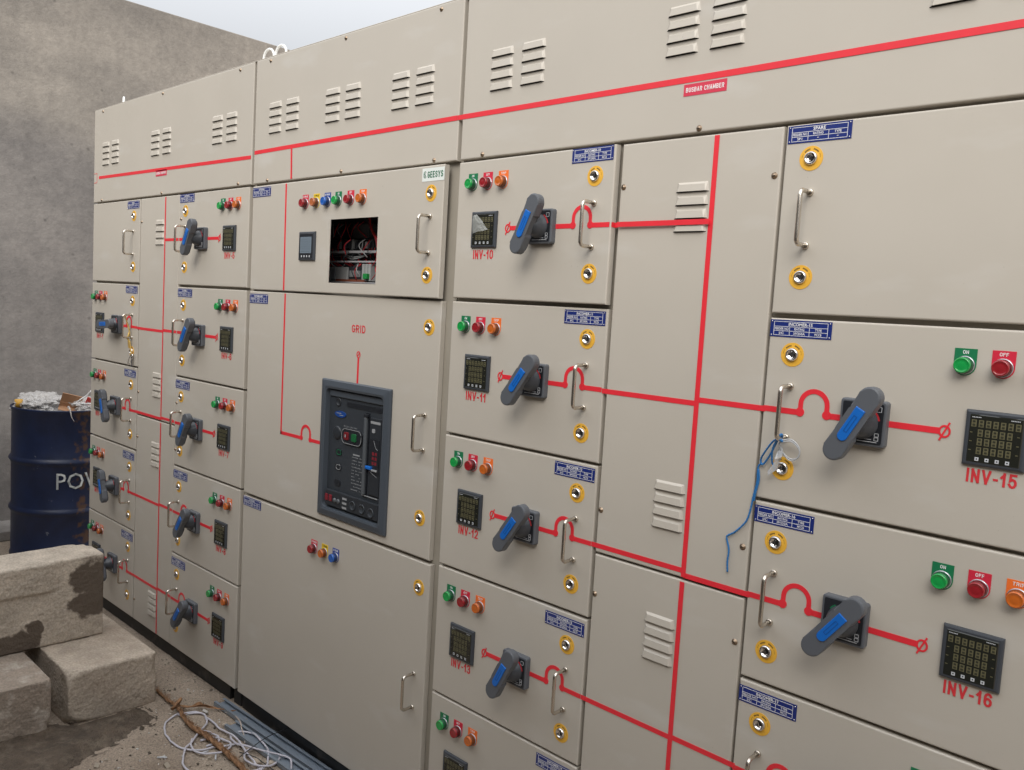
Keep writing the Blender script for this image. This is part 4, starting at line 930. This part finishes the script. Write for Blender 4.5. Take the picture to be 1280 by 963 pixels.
# ------------------------------------------------------------------ concrete blocks
def block_mat(name, col, wet=None, seed=0, stain=None):
    m = mat(name, col, .92, var=.22, vscale=13, bump=.006, bscale=75, stain=stain)
    t = m.node_tree; b = t.nodes['Principled BSDF']; base = b.inputs['Base Color'].links[0].from_socket
    g = t.nodes.new('ShaderNodeNewGeometry')
    n = t.nodes.new('ShaderNodeTexNoise'); n.inputs['Scale'].default_value = 130; n.inputs['Detail'].default_value = 3; t.links.new(g.outputs['Position'], n.inputs['Vector'])
    r = t.nodes.new('ShaderNodeMapRange'); r.inputs[1].default_value = .3; r.inputs[2].default_value = .7; r.inputs[3].default_value = .80; r.inputs[4].default_value = 1.15; t.links.new(n.outputs[0], r.inputs[0])
    s = t.nodes.new('ShaderNodeVectorMath'); s.operation = 'SCALE'; t.links.new(base, s.inputs[0]); t.links.new(r.outputs[0], s.inputs['Scale']); out = s.outputs[0]
    if wet:                        # damp patches soaked into the concrete (blotches with a shape of their own)
        f = None
        for (cx, cy, cz, ra, rb) in wet:
            mp = t.nodes.new('ShaderNodeVectorMath'); mp.operation = 'SUBTRACT'; t.links.new(g.outputs['Position'], mp.inputs[0]); mp.inputs[1].default_value = (cx, cy, cz)
            sc = t.nodes.new('ShaderNodeVectorMath'); sc.operation = 'MULTIPLY'; t.links.new(mp.outputs[0], sc.inputs[0]); sc.inputs[1].default_value = (1, 1/ra, 1/rb)
            ln = t.nodes.new('ShaderNodeVectorMath'); ln.operation = 'LENGTH'; t.links.new(sc.outputs[0], ln.inputs[0])
            if f is None: f = ln.outputs['Value']
            else: mn = t.nodes.new('ShaderNodeMath'); mn.operation = 'MINIMUM'; t.links.new(f, mn.inputs[0]); t.links.new(ln.outputs['Value'], mn.inputs[1]); f = mn.outputs[0]
        n3 = t.nodes.new('ShaderNodeTexNoise'); n3.inputs['Scale'].default_value = 15; n3.inputs['Detail'].default_value = 6; t.links.new(g.outputs['Position'], n3.inputs['Vector'])
        ad = t.nodes.new('ShaderNodeMath'); ad.operation = 'MULTIPLY_ADD'; t.links.new(n3.outputs[0], ad.inputs[0]); ad.inputs[1].default_value = 1.6; t.links.new(f, ad.inputs[2])
        rr = t.nodes.new('ShaderNodeMapRange'); rr.inputs[1].default_value = 1.90; rr.inputs[2].default_value = 1.74; t.links.new(ad.outputs[0], rr.inputs[0])
        x = t.nodes.new('ShaderNodeMixRGB'); t.links.new(rr.outputs[0], x.inputs[0]); t.links.new(out, x.inputs[1]); x.inputs[2].default_value = (.115, .088, .066, 1); out = x.outputs[0]
    t.links.new(out, b.inputs['Base Color']); return m
def block_mesh(hx, hy, hz, seed, m, step=.0065, groove=None, chips=()):
    bm = bmesh.new(); S = Vector((seed*5.3, seed*2.1, seed*9.7))
    nx, ny, nz = [max(4, int(2*h/step)) for h in (hx, hy, hz)]
    V = {}
    def vv(i, j, k):
        key = (i, j, k)
        if key not in V: V[key] = bm.verts.new((-hx+2*hx*i/nx, -hy+2*hy*j/ny, -hz+2*hz*k/nz))
        return V[key]
    for i in range(nx):
        for j in range(ny):
            bm.faces.new((vv(i, j, 0), vv(i, j+1, 0), vv(i+1, j+1, 0), vv(i+1, j, 0))); bm.faces.new((vv(i, j, nz), vv(i+1, j, nz), vv(i+1, j+1, nz), vv(i, j+1, nz)))
    for i in range(nx):
        for k in range(nz):
            bm.faces.new((vv(i, 0, k), vv(i+1, 0, k), vv(i+1, 0, k+1), vv(i, 0, k+1))); bm.faces.new((vv(i, ny, k), vv(i, ny, k+1), vv(i+1, ny, k+1), vv(i+1, ny, k)))
    for j in range(ny):
        for k in range(nz):
            bm.faces.new((vv(0, j, k), vv(0, j, k+1), vv(0, j+1, k+1), vv(0, j+1, k))); bm.faces.new((vv(nx, j, k), vv(nx, j+1, k), vv(nx, j+1, k+1), vv(nx, j, k+1)))
    H = Vector((hx, hy, hz))
    for v in bm.verts:
        p = v.co.copy(); r = .0035+.003*noise.noise(p*22+S)
        c = noise.noise(p*9+S*2)
        if c > .18: r += (c-.18)*.045
        for (a, b, c_, ra, am) in chips:
            d_ = (p-Vector((a, b, c_))).length
            if d_ < ra: r += am*(1-d_/ra)*(1+.5*noise.noise(p*40+S))
        q = Vector([max(-(H[i]-r), min(H[i]-r, p[i])) for i in range(3)]); dn = p-q
        if dn.length > 1e-6: p = q+dn.normalized()*r
        p += Vector((1, 0, 0))*0
        nn = Vector([(1 if p[i] > H[i]-.0005 else -1 if p[i] < -H[i]+.0005 else 0) for i in range(3)])
        disp = .003*noise.noise(p*7+S)+.0018*noise.noise(p*30+S)+.0016*noise.noise(p*90+S)-.010*max(0, noise.noise(p*26+S*3)-.48)
        p += nn*disp
        if groove and nn.x > 0 and p.z > groove[0]+.002*noise.noise(p*30): p.x += .010*max(0, min(1, (groove[1]-p.y)/.05))
        v.co = p
    for f in bm.faces: f.smooth = True
    me = bpy.data.meshes.new('concrete_block'); bm.to_mesh(me); bm.free(); me.materials.append(m); return me
def blk(label, x0, x1, y0, y1, z0, z1, seed, m, rz=0, **k):
    o = thing('concrete_block', label, 'concrete block', ((x0+x1)/2, (y0+y1)/2, (z0+z1)/2), 'concrete blocks stacked on the yard floor', block_mesh((x1-x0)/2, (y1-y0)/2, (z1-z0)/2, seed, m, **k)); o.rotation_euler.z = rz; return o
B1 = block_mat('concrete_a', (.44, .37, .295), stain=((.33, .265, .205), 6, .48, .70, 2)); B2 = block_mat('concrete_b', (.30, .245, .195), stain=((.43, .375, .315), 12, .52, .66, 5))
B3 = block_mat('concrete_c', (.46, .395, .32), wet=[(-1.66, -.30, .36, .115, .085), (-1.66, -.35, .27, .07, .06), (-1.66, -.62, .165, .10, .045), (-1.66, -.54, .215, .03, .03)])
blk('flat tan concrete block lying nearest the switchboard, under the right end of the damp-stained block', -1.905, -1.360, -.522, -.203, ZG-.002, .130, 1, B1, chips=((.27, -.16, .1, .06, .03), (.27, -.16, -.1, .07, .03)))
blk('greyer concrete block at the left edge, under the left end of the damp-stained block', -1.90, -1.360, -.92, -.578, ZG-.002, .129, 2, B2, chips=((.27, .17, -.1, .08, .035),))
blk('damp-stained concrete block standing on edge on top of the two others', -1.855, -1.660, -.83, -.290, .132, .462, 3, B3, groove=(.050, .10), chips=((-.09, .27, .16, .06, .03),))

# ------------------------------------------------------------------ things on the floor by the plinth
HOSE = mat('white_hose', (.50, .48, .52), .45, var=.08, vscale=30)
HR = .0036; hz = ZG+.0055
def onfloor(P, r=HR, lift=None):
    out = []
    for k, p in enumerate(P): out.append((p[0], p[1], ZG+r+.001+(lift[k] if lift else 0)))
    out = smooth_path(out, 7)
    for q in out: q.x += .004*noise.noise(q*28); q.y += .004*noise.noise(q*28+Vector((5, 1, 2))); q.z += .002*abs(noise.noise(q*20))
    return out
hoses = [([(-1.136, -.112), (-1.17, -.128), (-1.191, -.158), (-1.196, -.195), (-1.181, -.233), (-1.142, -.264), (-1.09, -.284), (-1.011, -.295), (-.954, -.282), (-.919, -.261), (-.901, -.229), (-.896, -.202), (-.88, -.16), (-.86, -.12)], 'white hose loop lying nearest the concrete blocks, under the brown rope', .0),
 ([(-1.19, -.19), (-1.158, -.125), (-1.122, -.119), (-1.075, -.137), (-1.038, -.169), (-.998, -.219), (-.968, -.249), (-.942, -.283), (-.909, -.306), (-.859, -.328), (-.812, -.331), (-.72, -.31)], 'white hose curving from the rope branch down to the photo bottom', .004),
 ([(-1.12, -.12), (-1.052, -.122), (-.997, -.127), (-.945, -.122), (-.894, -.118), (-.829, -.129), (-.767, -.14), (-.705, -.148), (-.60, -.16)], 'white hose running straight beside the galvanised channel', .008),
 ([(-1.034, -.183), (-1.004, -.17), (-.968, -.161), (-.939, -.16), (-.913, -.174), (-.909, -.191), (-.92, -.215)], 'short white hose end hooked in the middle of the tangle', .006),
 ([(-.94, -.10), (-.93, -.082), (-.902, -.065), (-.861, -.057), (-.80, -.064), (-.74, -.08), (-.69, -.11), (-.661, -.145), (-.68, -.20)], 'white hose loop closest to the galvanised channel', .010),
 ([(-1.00, -.23), (-.955, -.255), (-.90, -.262), (-.855, -.235), (-.84, -.19), (-.862, -.155), (-.91, -.150), (-.955, -.175), (-.97, -.215)], 'small white hose coil under the middle of the brown rope', .006),
 ([(-.70, -.06), (-.665, -.085), (-.655, -.13), (-.69, -.165), (-.745, -.165), (-.79, -.13), (-.80, -.09)], 'white hose loop half lying on the galvanised channel near the photo bottom', .012),
 ([(-.945, -.115), (-.89, -.135), (-.853, -.136), (-.817, -.124), (-.76, -.10), (-.70, -.075), (-.655, -.05), (-.62, -.06), (-.587, -.09), (-.55, -.15)], 'white hose crossing over onto the galvanised channel', .013)]
for P, lb, lf in hoses:
    mb = MB(); n_ = len(P); mb.tube(onfloor(P, HR, [lf*math.sin(PI*k/(n_-1))+.002*(k % 2) for k in range(n_)]), HR, HOSE, 8)
    thing('hose', lb, 'hose', (0, 0, 0), 'white hoses tangled on the floor', mb.mesh('hose'))
COIR = mat('coir', (.31, .165, .082), .9, var=.4, vscale=70, bump=.004, bscale=500)
P = [(-1.439, -.164), (-1.343, -.172), (-1.258, -.175), (-1.203, -.18), (-1.142, -.193), (-1.084, -.201), (-1.027, -.198), (-.969, -.196), (-.912, -.194), (-.839, -.193), (-.771, -.195), (-.698, -.198), (-.60, -.21), (-.50, -.24)]
lift = [0.0, .004, .01, .012, .010, .012, .010, .014, .012, .010, .008, .006, .004, 0]
rp = thing('rope', 'thick brown coir rope lying over the white hoses', 'rope', (0, 0, 0))
mb = MB(); pts = smooth_path([(p[0], p[1], ZG+.008+l) for p, l in zip(P, lift)], 22)
mb.tube(pts, lambda t: .0036+.0045*min(1, t*2.2)+.0006*math.sin(t*70)+.0004*math.sin(t*31), COIR, 18, twist=(.24, 3, 120))
part('strand', mb.mesh('strand'), rp, (0, 0, 0))
mb = MB(); pts = smooth_path([(-1.24, -.172, ZG+.02), (-1.25, -.155, ZG+.035), (-1.235, -.165, ZG+.042), (-1.222, -.19, ZG+.030), (-1.235, -.195, ZG+.015)], 10)
mb.tube(pts, .0058, COIR, 12, twist=(.2, 3, 120)); part('knot', mb.mesh('knot'), rp, (0, 0, 0))
mb = MB()
for k in range(34):
    a = random.uniform(-.013, .013); b = random.uniform(-.02, .02)
    mb.tube(smooth_path([(-1.235, -.172, ZG+.024), (-1.20, -.14+a*.5, ZG+.02), (-1.185+a, -.105, ZG+.016+abs(a)), (-1.155+a, -.08+a, ZG+.016), (-1.115+b*.6, -.052+b*.5, ZG+.014), (-1.085+b, -.035+b*.6, ZG+.010+abs(b)*.5)], 5), lambda t: .0014*(1-t)+.0007, COIR, 5)
part('frayed_end', mb.mesh('frayed_end'), rp, (0, 0, 0))
mb = MB()
for k in range(520):
    p = Vector(pts[0]); i = random.randrange(len(P)-1); t = random.random(); q = Vector((P[i][0]*(1-t)+P[i+1][0]*t, P[i][1]*(1-t)+P[i+1][1]*t, ZG+.018+lift[i])); dv = Vector((random.uniform(-.015, .015), random.uniform(-.015, .015), random.uniform(-.006, .01)))
    mb.tube([q, q+dv*.5+Vector((0, 0, .002)), q+dv], .0005, COIR, 3, caps=False)
part('loose_fibres', mb.mesh('loose_fibres'), rp, (0, 0, 0))
mb = MB(); mb.tube(onfloor([(-1.10, -.05), (-1.048, -.043), (-.987, -.055), (-.925, -.076), (-.854, -.104)], .0022, [.004, .012, .018, .012, .002]), .0022, mat('beige_cord', (.5, .42, .36), .6), 6)
thing('cord', 'thin pale cord arching from the frayed rope end over the hoses', 'cord', (0, 0, 0), me=mb.mesh('cord'))
BLK = mat('black_wire', (.01, .01, .012), .5)
for P_, lb in (([(-.758, -.18, ZG+.02), (-.765, -.08, ZG+.05), (-.772, .0, ZG+.052), (-.775, .02, ZG+.05)], 'stiff black wire leaning over the galvanised channel'), ([(-.80, -.155, ZG+.012), (-.736, -.133, ZG+.014), (-.69, -.128, ZG+.012), (-.60, -.118, ZG+.004)], 'short black wire lying on the hoses near the photo bottom')):
    mb = MB(); mb.tube(smooth_path(P_, 5), .0016, BLK, 6); thing('wire', lb, 'wire', (0, 0, 0), 'black wires on the floor', mb.mesh('wire'))
def channel(label, x0, x1, y0, y1, h, lean, z=ZG+.004):
    mb = MB(); th = .0022; w_ = y1-y0
    mb.box(0, x1-x0, 0, w_, 0, th, GALV); mb.box(0, x1-x0, -th, -.0001, 0, h, GALV); mb.box(0, x1-x0, w_+.0001, w_+th, 0, h, GALV)
    mb.box(0, x1-x0, .0, .008, h-.0022, h-.0002, GALV); mb.box(0, x1-x0, w_-.008, w_, h-.0022, h-.0002, GALV)
    o = thing('steel_channel', label, 'steel channel', (x0, y0, z), 'galvanised channels lying along the plinth', mb.mesh('steel_channel')); o.rotation_euler = (lean, 0, math.radians(1.8)); return o
channel('galvanised steel channel lying closest to the plinth', -1.185, .65, -.050, -.008, .016, .0)
channel('galvanised steel channel lying on the outer side of the other, beside the hoses', -1.00, .55, -.104, -.058, .014, .0)
# loose grit, chips and scraps
mb = MB(); GR1 = mat('grit', (.33, .28, .22), .9); GR2 = mat('plaster_chips', (.5, .47, .43), .9); GR3 = mat('grit_dark', (.10, .08, .06), .9)
for k in range(1500):
    x, y = random.uniform(-1.9, .2), random.uniform(-.9, .015)
    if -1.93 < x < -1.33 and y < -.17: continue
    if inside(x, y, WETPOLY) and random.random() < .6: continue
    s_ = random.choice((.0012, .0016, .002, .0026, .004)) if random.random() < .97 else .007
    z = groundz(x, y); r_ = bmesh.ops.create_cube(mb.bm, size=s_*2); mi_ = mb.mi(random.choice((GR1, GR1, GR2, GR3)))
    M_ = Matrix.Translation((x, y, z+s_*.6)) @ Matrix.Rotation(random.uniform(0, 6), 4, Vector((random.random(), random.random(), 1)).normalized()) @ Matrix.Diagonal((1, random.uniform(.6, 1.5), random.uniform(.4, .9), 1))
    for v in r_['verts']: v.co = M_ @ v.co
    for f in {f for v in r_['verts'] for f in v.link_faces}: f.material_index = mi_
struct('grit', mb.mesh('grit'), kind='stuff')
PV = mat('pvc_scrap', (.55, .56, .58), .5)
for (x, y, a, L), lb in zip([(-.945, -.362, .9, .016), (-.832, -.226, -.5, .016), (-.885, -.24, 1.6, .014), (-.905, -.150, .4, .012)], ['cut white scrap lying alone near the photo bottom', 'cut white scrap beside the brown rope', 'cut white scrap touching the hose loop', 'cut white scrap inside the hose tangle']):
    mb = MB(); mb.tube([(-L, 0, 0), (0, 0, .001), (L, 0, 0)], .003, PV, 8); o = thing('hose_scrap', lb, 'scrap', (x, y, ZG+.006), 'cut hose scraps on the floor', mb.mesh('hose_scrap')); o.rotation_euler.z = a
# rubble pile between the hoses and the channel
def rubble(label, x, y, s_, seed):
    bm = bmesh.new(); bmesh.ops.create_icosphere(bm, subdivisions=3, radius=s_)
    for v in bm.verts: v.co = Vector((v.co.x*1.3, v.co.y, v.co.z*.6))*(1+.45*noise.noise(v.co*(.9/s_)+Vector((seed, 0, 0))))
    me = bpy.data.meshes.new('mortar_lump'); bm.to_mesh(me); bm.free(); me.materials.append(B1)
    thing('mortar_lump', label, 'mortar lump', (x, y, ZG+s_*.4), 'lumps of mortar on the floor', me)
rubble('mortar lump in the hose loop nearest the channel', -.72, -.135, .016, 1); rubble('mortar lump beside the black wire', -.68, -.105, .013, 5); rubble('small mortar lump by the frayed rope end', -1.02, -.092, .009, 9)

# ------------------------------------------------------------------ strings on the handles
BLUEC = mat('blue_cord', (.02, .16, .42), .5, bump=.0005, bscale=900)
def cord(name, label, cat, paths, r, m, tw=None):
    mb = MB()
    for P_ in paths: mb.tube(smooth_path(P_, 8), r, m, 8, twist=tw)
    return thing(name, label, cat, (0, 0, 0), me=mb.mesh(name))
hz_ = ZC[1]+.002-.0515
yh = -.030
cord('blue_cord', 'thin blue cord knotted to the INV-15 door handle and hanging down', 'cord', [
 [(1.006, yh-.007, hz_+.006), (1.013, yh-.002, hz_+.010), (1.009, yh+.007, hz_+.002), (1.002, yh, hz_-.004), (1.006, yh-.008, hz_+.004), (1.014, yh, hz_-.004), (1.006, yh+.006, hz_+.008)],
 [(1.006, yh, hz_), (.993, -.026, 1.296), (.975, -.018, 1.273), (.962, -.008, 1.254), (.966, -.008, 1.243), (.980, -.010, 1.262), (.996, -.020, 1.290), (1.005, yh, 1.303)],
 [(.9635, -.006, 1.246), (.956, -.005, 1.235), (.9565, -.005, 1.205), (.951, -.005, 1.175), (.947, -.005, 1.145), (.939, -.005, 1.118), (.917, -.005, 1.092), (.902, -.005, 1.081), (.899, -.005, 1.074), (.906, -.005, 1.051), (.905, -.005, 1.025), (.907, -.005, 1.003)],
 [(.958, -.006, 1.232), (.9605, -.006, 1.21), (.955, -.006, 1.18), (.9535, -.006, 1.165)],
 [(1.003, yh, hz_-.002), (.992, -.022, 1.280), (.989, -.014, 1.255), (.994, -.010, 1.236)]], .0019, BLUEC, (.18, 2, 900))
CLR = mat('clear_tie', (.5, .52, .54), .15, alpha=.8)
mb = MB()
for dz in (0, .0035): mb.tube(smooth_path([(1.008, yh, 1.297+dz), (1.029, -.022, 1.301+dz), (1.045, -.018, 1.286+dz), (1.042, -.016, 1.270), (1.026, -.016, 1.266-dz), (1.010, -.020, 1.279), (1.006, -.026, 1.295)], 8), .0015, CLR, 7)
fm = mb.bm; pp = [(1.004, 1.292), (1.013, 1.284), (1.014, 1.268), (1.006, 1.255), (1.001, 1.238), (.988, 1.226), (.983, 1.233), (.995, 1.246), (.999, 1.262), (1.001, 1.279)]
L0 = [fm.verts.new((p[0], -.017-.004*(k % 3), p[1])) for k, p in enumerate(pp)]; ce = fm.verts.new((1.004, -.024, 1.262)); ix = mb.mi(CLR)
for k in range(len(L0)): fm.faces.new((L0[k], L0[(k+1) % len(L0)], ce)).material_index = ix
thing('plastic_tie', 'clear plastic tie looped through the INV-15 door handle', 'plastic tie', (0, 0, 0), me=mb.mesh('plastic_tie'))
zk = ZC[1]
cord('yellow_twine', 'yellow twine hanging from the INV-1 door handle', 'twine', [
 [(-2.150, -.030, zk+.046), (-2.152, -.02, zk+.02), (-2.148, -.012, zk-.01), (-2.143, -.010, zk-.04), (-2.140, -.016, zk-.06), (-2.146, -.012, zk-.085), (-2.150, -.008, zk-.10)],
 [(-2.142, -.014, zk-.03), (-2.134, -.020, zk-.045), (-2.146, -.020, zk-.055), (-2.136, -.012, zk-.07), (-2.133, -.008, zk-.105), (-2.124, -.008, zk-.125)]], .0030, mat('yellow_twine', (.62, .42, .12), .7), (.2, 3, 600))
mb = MB()
mb.lathe(-2.118, zk-.135, [(.006, -.010), (.011, -.010), (.011, -.006), (.006, -.006)], CHROME, 14)
mb.tube(smooth_path([(-2.124, -.008, zk-.13), (-2.140, -.010, zk-.145), (-2.155, -.008, zk-.165), (-2.163, -.008, zk-.18)], 5), .0022, CHROME, 6)
mb.box(-2.117, -2.110, -.010, -.007, zk-.185, zk-.145, CHROME, .001, 1); mb.box(-2.128, -2.121, -.008, -.005, zk-.180, zk-.145, CHROME, .001, 1)
thing('door_key', 'small bunch of door keys on the yellow twine below the INV-1 handle', 'key', (0, 0, 0), me=mb.mesh('door_key'))
